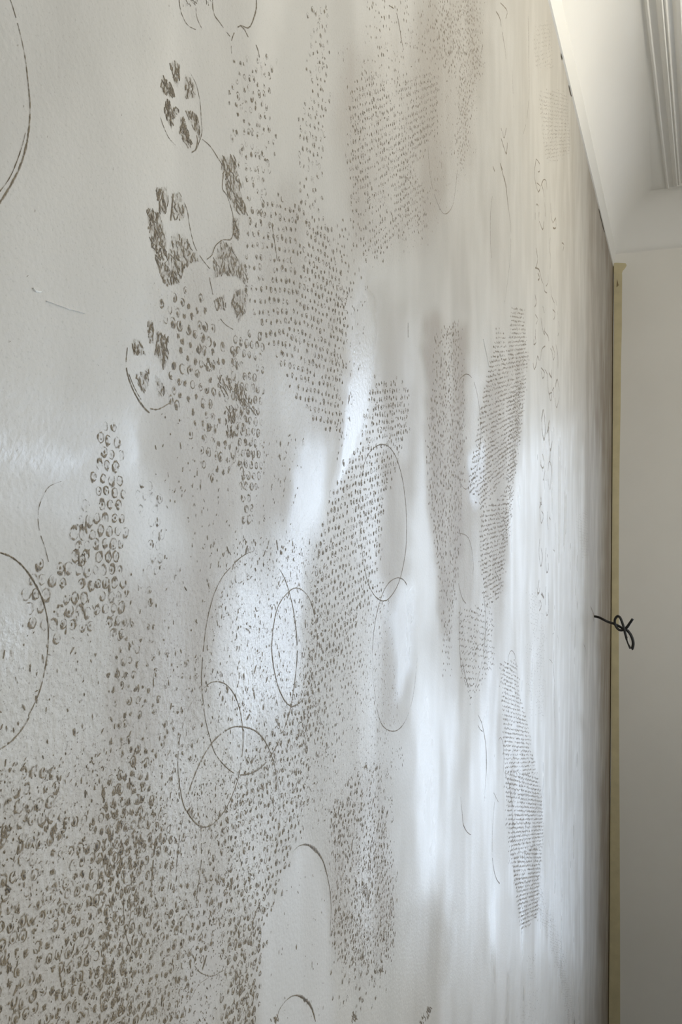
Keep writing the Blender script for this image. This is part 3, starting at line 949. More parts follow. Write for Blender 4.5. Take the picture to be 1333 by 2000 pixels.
for pts in [
    [(300, 185), (322, 215), (322, 260), (312, 262)], [(300, 190), (292, 260), (297, 330), (315, 385), (325, 350), (305, 330)],
    [(330, 350), (345, 310), (362, 320), (366, 370)], [(335, 340), (348, 400), (354, 480), (355, 535)],
    [(295, 550), (296, 490), (306, 455), (318, 490), (316, 540)], [(320, 560), (340, 610), (348, 560)], [(388, 450), (392, 530), (400, 570)],
    [(405, 570), (418, 540), (420, 600), (402, 600)], [(385, 660), (380, 720), (388, 780), (384, 850)], [(455, 690), (468, 700), (462, 740)],
    [(300, 720), (310, 790), (300, 840)], [(295, 840), (318, 850), (330, 900), (340, 930)], [(310, 870), (322, 900), (312, 915)],
    [(372, 880), (372, 930), (360, 950)], [(345, 930), (352, 980), (366, 990)], [(390, 950), (394, 1010), (410, 1050)],
    [(294, 1000), (302, 1050), (292, 1075)], [(340, 1070), (350, 1110), (338, 1100)], [(295, 1120), (312, 1150), (300, 1180), (296, 1260)],
    [(288, 1270), (286, 1300), (300, 1290), (294, 1250)], [(330, 1140), (340, 1210), (352, 1240), (350, 1200)], [(350, 1220), (372, 1250), (378, 1280)],
    [(436, 1160), (440, 1210), (432, 1250)], [(400, 1090), (415, 1110), (408, 1150), (402, 1130)], [(420, 1030), (430, 1120)],
    [(282, 1410), (290, 1452), (304, 1410), (310, 1370), (325, 1420), (340, 1505), (352, 1470), (330, 1440)], [(355, 1310), (335, 1330), (326, 1400)],
    [(378, 1310), (395, 1340), (405, 1395), (412, 1350), (398, 1310)], [(420, 1300), (432, 1380), (432, 1445)], [(352, 1450), (368, 1480), (372, 1560), (388, 1640), (396, 1590), (378, 1600)],
    [(392, 1450), (394, 1500), (378, 1470)], [(415, 1560), (428, 1510), (440, 1600), (424, 1680), (414, 1620)], [(398, 1580), (408, 1560), (405, 1620)],
    [(345, 1690), (336, 1760), (342, 1860), (352, 1870), (358, 1780), (345, 1690)], [(366, 1830), (378, 1800), (384, 1760)], [(374, 1790), (380, 1880), (388, 1940), (398, 1880)], [(384, 1920), (386, 2000)],
    [(90, 0), (108, 60), (122, 0)], [(90, 60), (108, 120), (122, 155), (128, 90)], [(100, 20), (106, 90)], [(84, 210), (98, 250), (90, 230)], [(110, 290), (120, 360)], [(40, 230), (52, 260)],
]:
    squiggle(CS(pts), random.uniform(1.6, 2.4), random.uniform(.42, .62))
for pts in [
    [(370, 0), (360, 80), (374, 190), (384, 150), (380, 30)], [(395, 160), (412, 70), (405, 150), (418, 260), (430, 210)], [(418, 250), (414, 330)],
    [(360, 290), (356, 360), (372, 380), (378, 330), (366, 290)], [(366, 380), (372, 460), (384, 400)], [(402, 400), (412, 335), (428, 390), (422, 460), (418, 520)], [(403, 450), (412, 520)],
    [(356, 570), (360, 600), (348, 640)], [(350, 600), (362, 620)], [(350, 680), (360, 740), (374, 690), (362, 660)], [(404, 630), (398, 700), (404, 780)], [(410, 700), (418, 715)],
    [(350, 840), (345, 930), (356, 1020), (368, 960), (358, 900)], [(392, 880), (388, 960), (394, 1060), (406, 1030), (398, 940)],
    [(345, 1110), (334, 1190), (346, 1190), (352, 1140)], [(358, 1200), (376, 1220), (362, 1190)], [(346, 1240), (346, 1310), (360, 1270), (350, 1240)], [(390, 1150), (386, 1230), (394, 1340), (408, 1300), (404, 1190), (390, 1150)], [(368, 1215), (385, 1240)],
]:
    squiggle(CU(pts), random.uniform(1.8, 2.8), random.uniform(.42, .62))
for pts in [[(610, 320), (606, 350)], [(612, 330), (620, 370)]]:
    pass

# ------------------------------------------------------------------ wheel prints: petals between a pale cross
C = [0]


def wheel(petals, arcs, conv, label):
    mb = Mud()
    for poly, n, dk in petals:
        mb.fill(conv(poly), 0.07 + 0.09 * dk[1])
        veins(mb, conv(poly), int(n * 1.1), (dk[0] * .7, dk[1]), (8, 24), (2.2, 5.6), 0.12)
    for pts, w_, d_ in arcs:
        stripe(conv(pts), w_, d_, 0.03, mb=mb)
    mb.build('wheel_print', label)


wheel([([(500, 200), (560, 180), (610, 230), (600, 380), (585, 470), (555, 430), (520, 300)], 26, (.35, .75)),
       ([(410, 340), (440, 325), (500, 400), (545, 490), (560, 555), (500, 545), (440, 520), (405, 450)], 30, (.4, .95)),
       ([(645, 310), (700, 330), (750, 450), (757, 565), (635, 560)], 24, (.25, .55)),
       ([(470, 560), (510, 570), (505, 620), (590, 640), (590, 700), (560, 760), (520, 870), (470, 760), (440, 650)], 36, (.45, .95)),
       ([(590, 730), (640, 720), (690, 900), (730, 1000), (700, 1070), (640, 1000), (595, 900)], 34, (.4, .9)),
       ([(655, 655), (760, 690), (790, 800), (812, 940), (775, 950), (720, 830)], 26, (.3, .75))],
      [([(700, 310), (760, 430), (795, 600), (805, 750), (812, 880), (790, 960), (760, 1040), (715, 1075)], 2, [.3, .35, .45, .5, .55, .55, .6, .6]),
       ([(412, 735), (440, 820), (490, 930), (560, 1010)], 1.8, [.45, .5, .45, .2]),
       ([(655, 670), (690, 760), (740, 860), (770, 960), (750, 1060)], 3, .7),
       ([(500, 395), (530, 460), (552, 540)], 4, .85), ([(480, 560), (485, 640)], 5, .8),
       ([(610, 720), (640, 820), (660, 920), (680, 1010)], 3.5, .85)], CW, 'oval wheel print with pale cross, topmost of the wheel prints')
wheel([([(275, 172), (340, 165), (345, 260), (322, 335), (292, 300)], 22, (.4, .8)),
       ([(225, 258), (300, 300), (335, 420), (345, 540), (285, 580), (240, 430)], 60, (.55, 1)),
       ([(360, 200), (400, 190), (440, 280), (430, 350), (355, 350)], 16, (.3, .7)),
       ([(360, 400), (430, 420), (490, 520), (520, 560), (430, 600), (400, 690), (340, 650), (325, 560)], 60, (.3, .7)),
       ([(270, 540), (330, 560), (400, 680), (330, 700), (285, 600)], 30, (.4, .8))],
      [([(400, 200), (440, 290), (455, 380), (480, 480), (520, 550), (560, 600)], 2.4, [.4, .5, .5, .5, .55, .5]),
       ([(370, 210), (362, 280), (356, 350)], 4, .75)], C4, 'dark leafy wheel print, second from the top')
wheel([([(575, 540), (615, 455), (680, 460), (700, 520), (755, 590), (760, 700), (700, 650), (620, 640), (575, 660)], 60, (.35, .75)),
       ([(585, 760), (640, 725), (645, 820), (605, 815)], 14, (.4, .8)),
       ([(680, 700), (760, 690), (752, 830), (705, 890), (668, 800)], 34, (.35, .75)),
       ([(600, 0), (690, 0), (720, 150), (760, 330), (700, 330), (650, 210), (625, 120)], 70, (.35, .75)),
       ([(670, 330), (715, 330), (712, 460), (680, 440)], 20, (.35, .75))],
      [([(548, 600), (560, 660), (580, 750), (600, 830), (635, 885), (680, 915)], 2.2, [.4, .5, .55, .6, .6, .5]),
       ([(545, 550), (570, 530), (590, 480), (630, 448), (665, 450), (680, 420), (682, 330), (650, 220), (625, 180), (630, 80), (600, 20), (560, -40), (520, -75)], 2.6, [.5, .55, .6, .5, .5, .55, .6, .6, .5, .6, .55, .6, .5]),
       ([(600, 820), (610, 780)], 3, .7)], C4, 'half faded wheel print right of the dark leafy one')
wheel([([(235, 855), (268, 870), (268, 1000), (240, 990)], 18, (.35, .7)),
       ([(150, 955), (200, 975), (235, 1052), (160, 1060)], 18, (.45, .85)),
       ([(280, 915), (345, 950), (350, 1060), (320, 1135), (272, 1050)], 34, (.5, .95)),
       ([(165, 1150), (250, 1105), (238, 1220), (215, 1265)], 18, (.25, .55)),
       ([(270, 1140), (300, 1170), (350, 1250), (280, 1280)], 12, (.2, .45))],
      [([(130, 1010), (124, 1100), (140, 1180), (175, 1260), (215, 1320), (245, 1350)], [2, 3.4, 3.6, 3.8, 4, 3], [.6, .8, .85, .85, .85, .7]),
       ([(250, 1328), (290, 1332), (350, 1300)], 2.4, [.6, .6, .4]),
       ([(135, 1140), (165, 1215), (200, 1280)], 2, .6)], C4, 'lowest wheel print, its lower rim drawn dark')
mb = Mud()
veins(mb, C4([(590, 1150), (650, 1140), (690, 1230), (640, 1290), (600, 1230)]), 20, (.4, .8), (10, 24), (2, 4), 0.2)
veins(mb, C4([(630, 1310), (690, 1310), (695, 1480), (640, 1490)]), 30, (.4, .8), (10, 26), (2, 4), 0.2)
veins(mb, C4([(680, 1150), (710, 1160), (820, 1350), (800, 1370), (690, 1290)]), 26, (.4, .75), (10, 24), (2, 4), 0.2)
veins(mb, C4([(500, 1060), (580, 1060), (600, 1140), (520, 1140)]), 20, (.3, .6), (8, 18), (2, 4), 0.3)
mb.build('smear', None, True)

# ------------------------------------------------------------------ bubble mat prints
mat_print([(575, 390), (612, 425), (650, 480), (682, 570), (680, 650), (670, 745), (660, 852), (610, 820), (575, 770), (545, 700), (570, 600), (590, 500)],
          (1, .45), 5.8, 5.4, 'tick', (.5, .95), 1.0, 1.65, 0.15, 0.25, 'dense rows of dark bubble dabs beside the pale glossy streak', soft=6)
mat_print([(478, 420), (520, 385), (575, 390), (590, 500), (570, 600), (545, 700), (505, 650), (480, 560)], (1, .10), 5.6, 5.6, 'tick', (.45, .9), 0.95, 1.6, 0.2, 0.35, soft=6)
mat_print([(300, 575), (345, 545), (400, 590), (430, 660), (470, 690), (480, 800), (478, 910), (400, 930), (370, 850), (330, 800), (345, 700)],
          (1, .42), 6.0, 5.8, 'tick', (.4, .95), 0.9, 2.0, 0.2, 0.5, 'loose dabs below the dark leafy wheel print')
mat_print([(458, 650), (520, 660), (512, 800), (505, 930), (490, 1030), (477, 1030), (464, 880), (442, 760)], (1, .1), 5.8, 5.6, 'ring', (.4, .85), 1.0, 1.9, 0.15, 0.3, soft=6)
mat_print([(452, 110), (530, 110), (535, 260), (520, 420), (470, 400), (455, 280)], (1, .3), 5.6, 5.4, 'tick', (.25, .6), 0.9, 1.7, 0.6, 0.6, soft=14)
mat_print([(608, 20), (640, 20), (640, 200), (625, 400), (660, 500), (600, 430), (575, 380), (590, 200)], (1, .6), 5.6, 5.2, 'tick', (.3, .65), 0.95, 1.6, 0.4, 0.6, soft=12)
mat_print([(692, 160), (735, 130), (780, 140), (860, 150), (850, 260), (800, 330), (835, 380), (832, 450), (780, 470), (715, 512), (690, 430), (680, 300)],
          (1, -.6), 5.4, 5.0, 'tick', (.3, .75), 0.95, 1.5, 0.3, 0.55, 'slanting dabs high on the wall', soft=9)
mat_print([(640, 430), (700, 430), (700, 560), (660, 620), (640, 520)], (1, .4), 6.5, 5.4, 'dot', (.25, .5), 0.6, 2.0, 0.4, 0.6, soft=10)
mat_print([(838, -30), (930, -30), (945, 120), (922, 230), (906, 325), (886, 315), (895, 150), (850, 120)], (1, .9), 6.0, 5.2, 'dot', (.35, .7), 0.85, 2.0, 0.8, 0.5, 'dense dabs at the top right of the printed wall', soft=7)
mat_print([(700, -30), (830, -30), (850, 120), (760, 130), (720, 120)], (1, .5), 6.5, 5.6, 'dot', (.25, .5), 0.5, 1.9, 0.5, 0.7, soft=14)
mat_print([(735, 735), (800, 750), (795, 850), (770, 920), (745, 1000), (745, 1090), (722, 1150), (700, 1195), (655, 1300), (612, 1450), (575, 1480), (600, 1330), (612, 1150), (632, 1000), (662, 930), (706, 860), (716, 800)],
          (1, -.55), 5.8, 5.6, 'tick', (.4, .9), 1.0, 1.9, 0.15, 0.3, 'broad slanting band of bubble dabs through the bright middle of the wall', soft=6)
mat_print([(690, 1150), (760, 1130), (720, 1250), (700, 1400), (650, 1480), (610, 1450), (650, 1300)], (1, -.7), 6, 5.2, 'dot', (.3, .6), 0.7, 1.8, 0.4, 0.6, soft=14)
mat_print([(195, 835), (228, 828), (243, 960), (245, 1240), (215, 1250), (185, 1180), (178, 960)], (1, .06), 5.1, 5.0, 'ring', (.4, .8), 1.0, 1.9, 0.15, 0.3, 'upright column of bubble rings at the left', soft=4)
mat_print([(60, 1110), (110, 1100), (180, 1060), (185, 1225), (110, 1250), (65, 1230), (48, 1170)], (1, .10), 5.1, 5.0, 'ring', (.4, .85), 1.0, 2.0, 0.15, 0.35, 'pale and dark bubble rings beside the big left ring', soft=5)
mat_print([(140, 1000), (182, 980), (182, 1090), (148, 1100)], (1, .08), 5.1, 5.0, 'ring', (.35, .8), 1.0, 2.0, 0.15, 0.3, soft=4)
mat_print([(262, 930), (312, 930), (320, 1010), (316, 1120), (290, 1110), (270, 1010)], (1, .1), 5.1, 5.0, 'ring', (.15, .36), 1.0, 1.9, 0.15, 0.3, soft=4)
mat_print([(212, 1215), (250, 1200), (300, 1140), (305, 1290), (300, 1480), (240, 1510), (212, 1400)], (1, .05), 5.2, 5.0, 'tick', (.45, .9), 0.75, 1.5, 0.3, 0.5, soft=6)
mat_print([(300, 1240), (380, 1300), (400, 1440), (330, 1540), (300, 1420)], (1, .05), 5.4, 5.0, 'tick', (.3, .7), 0.5, 1.4, 0.5, 0.6, soft=12)
mat_print([(20, 1500), (110, 1500), (110, 1560), (180, 1600), (60, 1640), (-60, 1640), (-60, 1560)], (1, -.12), 5.0, 5.0, 'ring', (.3, .65), 1.0, 1.95, 0.15, 0.3, 'faint bubble rings at the lower left', soft=6)
mat_print([(-60, 1620), (60, 1620), (190, 1570), (215, 1500), (290, 1420), (300, 1550), (290, 1800), (230, 2060), (-60, 2060)], (1, -.22), 5.0, 5.0, 'tick', (.55, 1), 0.92, 1.9, 0.2, 0.3, 'coarse dark dabs filling the lower left corner', soft=8)
mat_print([(200, 1560), (260, 1480), (285, 1600), (270, 1780), (240, 2060), (190, 2060), (195, 1800)], (1, -.3), 5.0, 4.8, 'tick', (.6, 1), 1.0, 1.8, 0.4, 0.3, soft=8)
mat_print([(290, 1560), (335, 1620), (400, 1640), (440, 1700), (420, 1800), (370, 1960), (350, 2060), (235, 2060), (280, 1800)], (1, -.3), 5.2, 5.0, 'tick', (.4, .9), 0.9, 1.7, 0.35, 0.4, soft=9)
mat_print([(620, 1300), (606, 1450), (604, 1560), (560, 1700), (522, 1800), (492, 2060), (425, 2060), (440, 1900), (420, 1800), (440, 1680), (400, 1610), (470, 1520), (520, 1430), (575, 1350)],
          (1, -.55), 5.2, 5.0, 'tick', (.45, .95), 0.95, 1.6, 0.35, 0.3, 'slanting band of fine dabs running down to the bottom edge', soft=8)
mat_print([(452, 1800), (520, 1760), (505, 1900), (488, 2060), (425, 2060), (440, 1900)], (1, -.4), 5.6, 6.0, 'ring', (.5, .95), 0.85, 2.0, 0.3, 0.3, soft=6)
mat_print([(655, 1560), (740, 1480), (752, 1560), (758, 1650), (772, 1720), (770, 1850), (740, 1905), (680, 1905), (650, 1850), (655, 1700), (640, 1620)], (1, -.45), 5.4, 4.6, 'tick', (.4, .9), 0.8, 1.7, 0.5, 0.5, 'rough mud dabs below the middle of the wall', soft=9)
mat_print([(640, 1880), (700, 1880), (760, 1890), (740, 1960), (690, 1990), (650, 1960)], (1, -.45), 6.4, 6.0, 'tick', (.4, .9), 0.3, 1.8, 0.5, 0.7, soft=10)
mat_print([(848, 650), (895, 622), (908, 700), (906, 900), (900, 1050), (890, 1160), (880, 1262), (866, 1235), (855, 1110), (840, 1000), (830, 850), (845, 760)], (1, .25), 6.0, 4.8, 'dot', (.25, .8), 0.95, 2.2, 1.1, 0.6, 'brown tapering stripe of fine dabs right of the middle', soft=4)
mat_print([(866, 1240), (882, 1240), (882, 1330), (868, 1330)], (1, .1), 6.0, 5.6, 'dot', (.3, .6), 0.7, 2.0, 0.2, 0.4, soft=4)
for q, dn, dk in (([(972, 636), (987, 655), (990, 720), (1000, 600), (1022, 600), (1032, 700), (1018, 850), (1002, 950), (985, 930), (940, 1000), (915, 950), (930, 860), (950, 740), (960, 700)], 0.9, (.22, .55)),
                  ([(940, 1000), (1000, 950), (990, 1060), (980, 1160), (950, 1190), (938, 1100)], 0.8, (.3, .6))):
    mat_print(q, (1, -.38), 5.0, 5.6, 'rib', dk, dn, 2.2, 0.3, 0.45, 'slanting ribbed print like corrugation' if dn == .9 else None, 'ribbed_print', soft=3, stagger=False)
mat_print([(993, 780), (1022, 740), (1010, 900), (996, 1050), (982, 1060), (990, 920)], (1, -.6), 5.0, 5.6, 'rib', (.45, .8), 0.7, 1.8, 0.4, 0.5, None, 'ribbed_print', soft=3, stagger=False)
mat_print([(897, 1190), (960, 1180), (967, 1300), (940, 1340), (920, 1370), (897, 1300)], (1, .2), 5.6, 6.6, 'rib', (.25, .5), 0.8, 2.0, 0.4, 0.5, None, 'ribbed_print', soft=3, stagger=False)
mat_print(CR_([(440, -20), (520, -20), (540, 150), (572, 250), (600, 420), (624, 535), (520, 520), (465, 520), (455, 250)]), (1, .22), 5.2, 5.6, 'rib', (.3, .62), 0.85, 2.0, 0.3, 0.4, 'ribbed print bending down the right of the wall', 'ribbed_print', soft=3, stagger=False)
mat_print(CR_([(465, 520), (622, 535), (645, 620), (655, 800), (650, 880), (500, 960), (480, 800)]), (1, .02), 5.2, 5.8, 'rib', (.35, .72), 0.92, 2.1, 0.3, 0.3, 'dense horizontal ribs of mud at the lower right', 'ribbed_print', soft=3, stagger=False)
mat_print(CR_([(500, 950), (650, 870), (640, 1000), (625, 1240), (545, 1290), (520, 1100)]), (1, -.22), 5.2, 5.8, 'rib', (.4, .8), 0.9, 2.1, 0.3, 0.35, 'ribs fanning out at the foot of the ribbed print', 'ribbed_print', soft=3, stagger=False)
mat_print(CR_([(632, 980), (655, 1150), (700, 1250), (760, 1400), (800, 1700), (815, 1760), (770, 1760), (740, 1540), (680, 1330), (622, 1200)]), (1, .3), 5.6, 4.4, 'dot', (.3, .65), 0.6, 1.8, 0.5, 0.5, 'speckled tail of mud near the bottom right', soft=5)
mat_print(CR_([(580, 1420), (612, 1420), (610, 1540), (585, 1540)]), (1, .3), 5.6, 4.4, 'dot', (.3, .6), 0.4, 1.7, 0.5, 0.5, soft=5)
mat_print(CR_([(560, 1600), (640, 1580), (620, 1780), (540, 1780)]), (1, .3), 5.6, 4.4, 'dot', (.25, .5), 0.4, 1.6, 0.5, 0.7, soft=8)
mat_print(CU([(270, 1180), (330, 1200), (380, 1400), (380, 2000), (330, 2000), (325, 1500), (290, 1420)]), (1, .3), 6, 4.6, 'dot', (.25, .55), 0.45, 1.7, 0.5, 0.6, soft=5)
mat_print(CU([(270, 1520), (310, 1500), (300, 2000), (262, 2000)]), (1, .3), 6, 4.6, 'dot', (.2, .4), 0.6, 1.7, 0.5, 0.6, soft=4)
mat_print(T(900, 0, 3.078, [(440, 150), (540, 120), (560, 420), (520, 400), (450, 400)]), (1, -.3), 6, 6, 'rib', (.15, .34), 0.7, 1.8, 0.4, 0.5, None, 'ribbed_print', soft=3, stagger=False)
mat_print(T(900, 0, 3.078, [(470, 560), (560, 540), (640, 560), (660, 900), (600, 960), (520, 980), (490, 800)]), (1, .05), 6, 6.4, 'rib', (.18, .42), 0.75, 1.9, 0.4, 0.5, None, 'ribbed_print', soft=3, stagger=False)
mat_print(CU([(590, 700), (660, 640), (665, 950), (625, 980)]), (1, .3), 6, 7, 'rib', (.15, .35), 0.7, 2.0, 0.4, 0.5, None, 'ribbed_print', soft=3, stagger=False)

# loose spatter
scatter([(-40, 1250), (400, 1050), (640, 1050), (640, 1600), (500, 1700), (400, 2050), (-40, 2050)], 1500, (.3, 1.1), (.25, .8))
scatter([(-40, 1500), (250, 1450), (480, 1500), (500, 1700), (400, 2050), (-40, 2050)], 2600, (.2, .6), (.3, .9))
scatter([(-40, -40), (440, -40), (300, 560), (250, 830), (-40, 900)], 90, (.2, .5), (.08, .3))
scatter([(430, 1060), (620, 1060), (640, 1560), (420, 1600), (400, 1300)], 900, (.3, .9), (.3, .8))
scatter([(600, 1200), (760, 1160), (790, 1500), (640, 1560)], 900, (.3, .9), (.25, .6))
scatter([(660, 100), (950, 0), (930, 300), (830, 500), (700, 530)], 700, (.3, 1.0), (.25, .6))
scatter([(300, 800), (600, 850), (560, 1080), (300, 1100)], 260, (.3, 1.0), (.25, .7))
scatter([(650, 560), (720, 560), (700, 760), (670, 900), (655, 900)], 90, (.5, 1.3), (.5, .95))
scatter([(640, 1580), (770, 1500), (770, 1880), (650, 1880)], 500, (.4, 1.3), (.4, .9))
scatter([(500, 1700), (640, 1700), (640, 2000), (500, 2000)], 60, (.3, .9), (.3, .6))
mb = Mud()
veins(mb, CB([(690, 730), (720, 740), (755, 830), (720, 890), (690, 830)]), 18, (.7, 1), (10, 24), (2, 4), -.2)
veins(mb, CB([(760, 1310), (830, 1290), (835, 1330), (770, 1345)]), 14, (.6, .9), (5, 10), (2, 4), .5)
veins(mb, CB([(670, 1480), (705, 1490), (700, 1540), (670, 1530)]), 10, (.5, .9), (6, 12), (3, 5), .2)
veins(mb, CB([(625, 1580), (660, 1570), (665, 1660), (620, 1660)]), 16, (.5, .9), (6, 14), (2, 5), .3)
veins(mb, CB([(1100, 1550), (1150, 1550), (1150, 1600), (1080, 1680), (1060, 1670)]), 22, (.5, .9), (6, 14), (2, 4), .5)
mb.build('smear', 'thick dark clot of mud below the middle of the wall', True)

# pale chips and scratches in the paint
for pts, w_ in ((T(0, 500, 4, [(255, 255), (275, 275), (310, 282)]), 3.0), ([(64, 563), (72, 569), (80, 570)], 2.6), ([(90, 588), (112, 596), (135, 604), (165, 612)], 1.6), ([(944, 662), (949, 685), (955, 715)], 1.5)):
    S = cat(pts, 6)
    q = np.array([s_[1] for s_ in S])
    P = hit(q[:, 0], q[:, 1]); _, _, dp = to_px(P)
    vs, fs = [], []
    for i, pnt in enumerate(P):
        ww = w_ * 0.5 * dp[i] / F_PX * random.uniform(.5, 1.3)
        vs += [(0.00005, pnt[1], pnt[2] - ww), (0.0005, pnt[1], pnt[2]), (0.00005, pnt[1], pnt[2] + ww)]
    for i in range(len(P) - 1):
        for j in range(2):
            fs.append((i * 3 + j, i * 3 + 3 + j, i * 3 + 4 + j, i * 3 + 1 + j))
    o = link('paint_chip', vs, fs, M_FLECK, wall)

# ------------------------------------------------------------------ masking tape down the corner
tape = bpy.data.objects.new('masking_tape', None)
COL.objects.link(tape)
tape.location = (0.012, Y_END, 0.0)
tape['label'] = 'yellowed masking tape strip running down the corner on the end wall'
tape['category'] = 'tape'


def tape_piece(name, outline):
    """outline rows (x left, x right, z) -> thin sheet with edge thickness"""
    b = MB()
    n = len(outline)
    fr_, bk = [], []
    for x0, x1, z in outline:
        y = Y_END - 0.0008 - random.uniform(0, 0.0004)
        fr_ += [(x0, y, z), ((x0 + x1) / 2, y - random.uniform(0, 0.0006), z), (x1, y, z)]
        bk += [(x0, Y_END - 0.0001, z), ((x0 + x1) / 2, Y_END - 0.0001, z), (x1, Y_END - 0.0001, z)]
    fs = []
    for i in range(n - 1):
        a = i * 3
        fs += [(a, a + 1, a + 4, a + 3), (a + 1, a + 2, a + 5, a + 4)]
        fs += [(a + 2, a + 2 + 3 * n, a + 5 + 3 * n, a + 5), (a, a + 3, a + 3 + 3 * n, a + 3 * n)]
    fs += [(0, 3 * n, 3 * n + 1, 1), (1, 3 * n + 1, 3 * n + 2, 2)]
    e = 3 * (n - 1)
    fs += [(e, e + 1, e + 1 + 3 * n, e + 3 * n), (e + 1, e + 2, e + 2 + 3 * n, e + 1 + 3 * n)]
    b.add(fr_ + bk, fs)
    o = b.build(name, M_TAPE)
    o.parent = tape
    o.matrix_parent_inverse = Matrix.Translation(-Vector(tape.location))
    return o


def wx(px_, py_):
    P = hit(px_, py_, 1, Y_END)
    return P[0], P[2]


rows = []
for py_, l_, r_ in [(2030, 1190, 1212), (1900, 1190, 1212), (1800, 1190, 1212), (1700, 1190, 1211.5), (1600, 1190, 1211), (1500, 1194.5, 1210.5), (1400, 1194.5, 1210), (1300, 1194, 1209.5), (1200, 1194, 1209.5), (1100, 1195, 1209.5), (1000, 1196, 1210), (900, 1197, 1211), (800, 1198, 1213), (700, 1199, 1214), (640, 1200, 1215.5), (600, 1200, 1215.5), (560, 1200, 1216), (537, 1200.5, 1216)]:
    a, z = wx(l_, py_)
    c_, _ = wx(r_, py_)
    rows.append((max(a, 0.0032) + random.uniform(0, .0004), c_ + random.uniform(-.0003, .0003), z))
tape_piece('tape_strip', rows)
rows = []
for py_, l_, r_ in [(538, 1200.5, 1215), (531, 1199.5, 1217), (526, 1198.5, 1222), (521, 1197.5, 1225), (517, 1197.5, 1223), (514, 1198, 1206)]:
    a, z = wx(l_, py_)
    c_, _ = wx(r_, py_)
    rows.append((max(a, 0.0031), c_, z))
o = tape_piece('torn_end', [(a, c_, z) for a, c_, z in rows])
o['label'] = 'torn flared top end of the tape'
b = MB()
for pts in ([(1206, 545), (1208, 552), (1205, 560), (1209, 556)], [(1204, 561), (1208, 557), (1211, 556), (1207, 560)]):
    P = [hit(q[0], q[1], 1, Y_END) for q in pts]
    b.add([(q[0], Y_END - 0.0014 - 0.001 * (i % 2), q[2]) for i, q in enumerate(P)], [(0, 1, 2), (0, 2, 3)])
o = b.build('crumpled_fold', M_GAP); o.parent = tape; o.matrix_parent_inverse = Matrix.Translation(-Vector(tape.location))

# ------------------------------------------------------------------ black cord with a loose knot
KC = lambda pts: T(1050, 1050, 4.711, pts)
path = KC([(525, 717), (585, 742), (650, 772), (705, 790), (750, 815), (800, 840), (830, 815), (855, 780), (880, 748)])
y_wall = hit(*path[0])[1]


def cord_pts(pix, ys_):
    return [Vector(hit(q[0], q[1], 1, y)) for q, y in zip(pix, ys_)]


def tube(name, pts, r, material, parent, n=8):
    """smooth round tube through the points, closed at both ends"""
    S = [np.array(q, float) for q in pts]
    S = [2 * S[0] - S[1]] + S + [2 * S[-1] - S[-2]]
    line = []
    for i in range(1, len(S) - 2):
        a, b_, c_, d_ = S[i - 1:i + 3]
        for k in range(6):
            t = k / 6
            line.append(0.5 * (2 * b_ + (c_ - a) * t + (2 * a - 5 * b_ + 4 * c_ - d_) * t * t + (3 * b_ - a - 3 * c_ + d_) * t ** 3))
    line.append(S[-2])
    vs, fs = [], []
    up = Vector((0, 1, 0.2)).normalized()
    for i, q in enumerate(line):
        tg = Vector(line[min(i + 1, len(line) - 1)] - line[max(i - 1, 0)]).normalized()
        s1 = tg.cross(up).normalized(); up = s1.cross(tg).normalized()
        for k in range(n):
            t = 6.2832 * k / n
            vs.append(tuple(Vector(q) + (s1 * math.cos(t) + up * math.sin(t)) * r))
    m_ = len(line)
    for i in range(m_ - 1):
        for k in range(n):
            fs.append((i * n + k, i * n + (k + 1) % n, (i + 1) * n + (k + 1) % n, (i + 1) * n + k))
    fs.append(tuple(range(n - 1, -1, -1))); fs.append(tuple(range((m_ - 1) * n, m_ * n)))
    return link(name, vs, fs, material, parent, True)


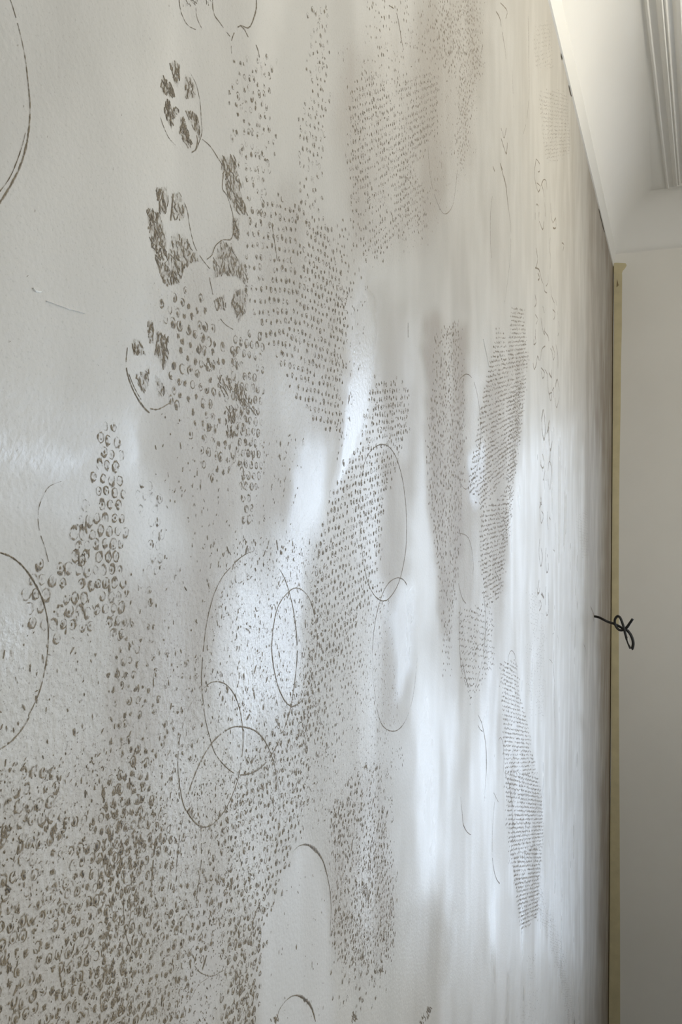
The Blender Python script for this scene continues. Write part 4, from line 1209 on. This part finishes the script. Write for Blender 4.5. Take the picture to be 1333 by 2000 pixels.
cord = bpy.data.objects.new('knotted_cord', None)
COL.objects.link(cord)
cord['label'] = 'short black knotted cord sticking out of the wall near the corner'
cord['category'] = 'cord'
YK = y_wall - 0.015
seq_px = KC([(515, 713), (560, 731), (610, 754), (650, 774), (700, 790), (750, 813), (795, 838), (822, 826), (850, 790), (880, 748)])
seq_y = [y_wall + 0.02, y_wall - 0.003, YK, YK, YK, YK, YK, YK - .004, YK - .006, YK - .008]
lead = cord_pts(seq_px, seq_y)
lead[0] = Vector((-0.006, y_wall, lead[0][2]))
loop_px = KC([(880, 748), (850, 792), (822, 832), (780, 852), (745, 842), (718, 800), (716, 755), (738, 724), (762, 735), (780, 775), (798, 830), (812, 890), (826, 940)])
loop_y = [YK - .010, YK - .009, YK - .008, YK - .010, YK - .009, YK - .008, YK - .008, YK - .008, YK - .010, YK - .012, YK - .014, YK - .012, YK - .010]
drop_px = KC([(795, 832), (825, 850), (855, 885), (876, 930), (884, 975), (876, 1018), (868, 1024)])
drop_y = [YK - .006] * 7
tip_px = KC([(826, 940), (842, 985), (858, 1022)])
r_c = 0.0036
tube('cord_strand', lead, r_c, M_CORD, None)
s1 = bpy.data.objects['cord_strand']
cord.location = (0.0, y_wall, lead[0][2])
inv = Matrix.Translation(-Vector(cord.location))
parts = [s1, tube('knot_loop', cord_pts(loop_px, loop_y), r_c, M_CORD, None), tube('hanging_loop', cord_pts(drop_px, drop_y), r_c * 1.15, M_CORD, None)]
t_ = tube('frayed_tip', cord_pts(tip_px, [YK - .010] * 3), r_c * 0.8, M_CORD, None)
parts.append(t_)
w_ = tube('worn_core', cord_pts(KC([(832, 925), (845, 970), (858, 990)]), [YK - .012] * 3), r_c * 0.55, M_BARE, None)
w_['label'] = 'pale worn patch where the cord is frayed'
parts.append(w_)
for q in parts:
    q.parent = cord
    q.matrix_parent_inverse = inv
# smudge round the hole the cord comes out of
stripe([(1154, 1184), (1158, 1194), (1161, 1203), (1160, 1214)], [4, 6, 7, 4], [.25, .4, .5, .25], 0, 'smear', None, None, 0.4)
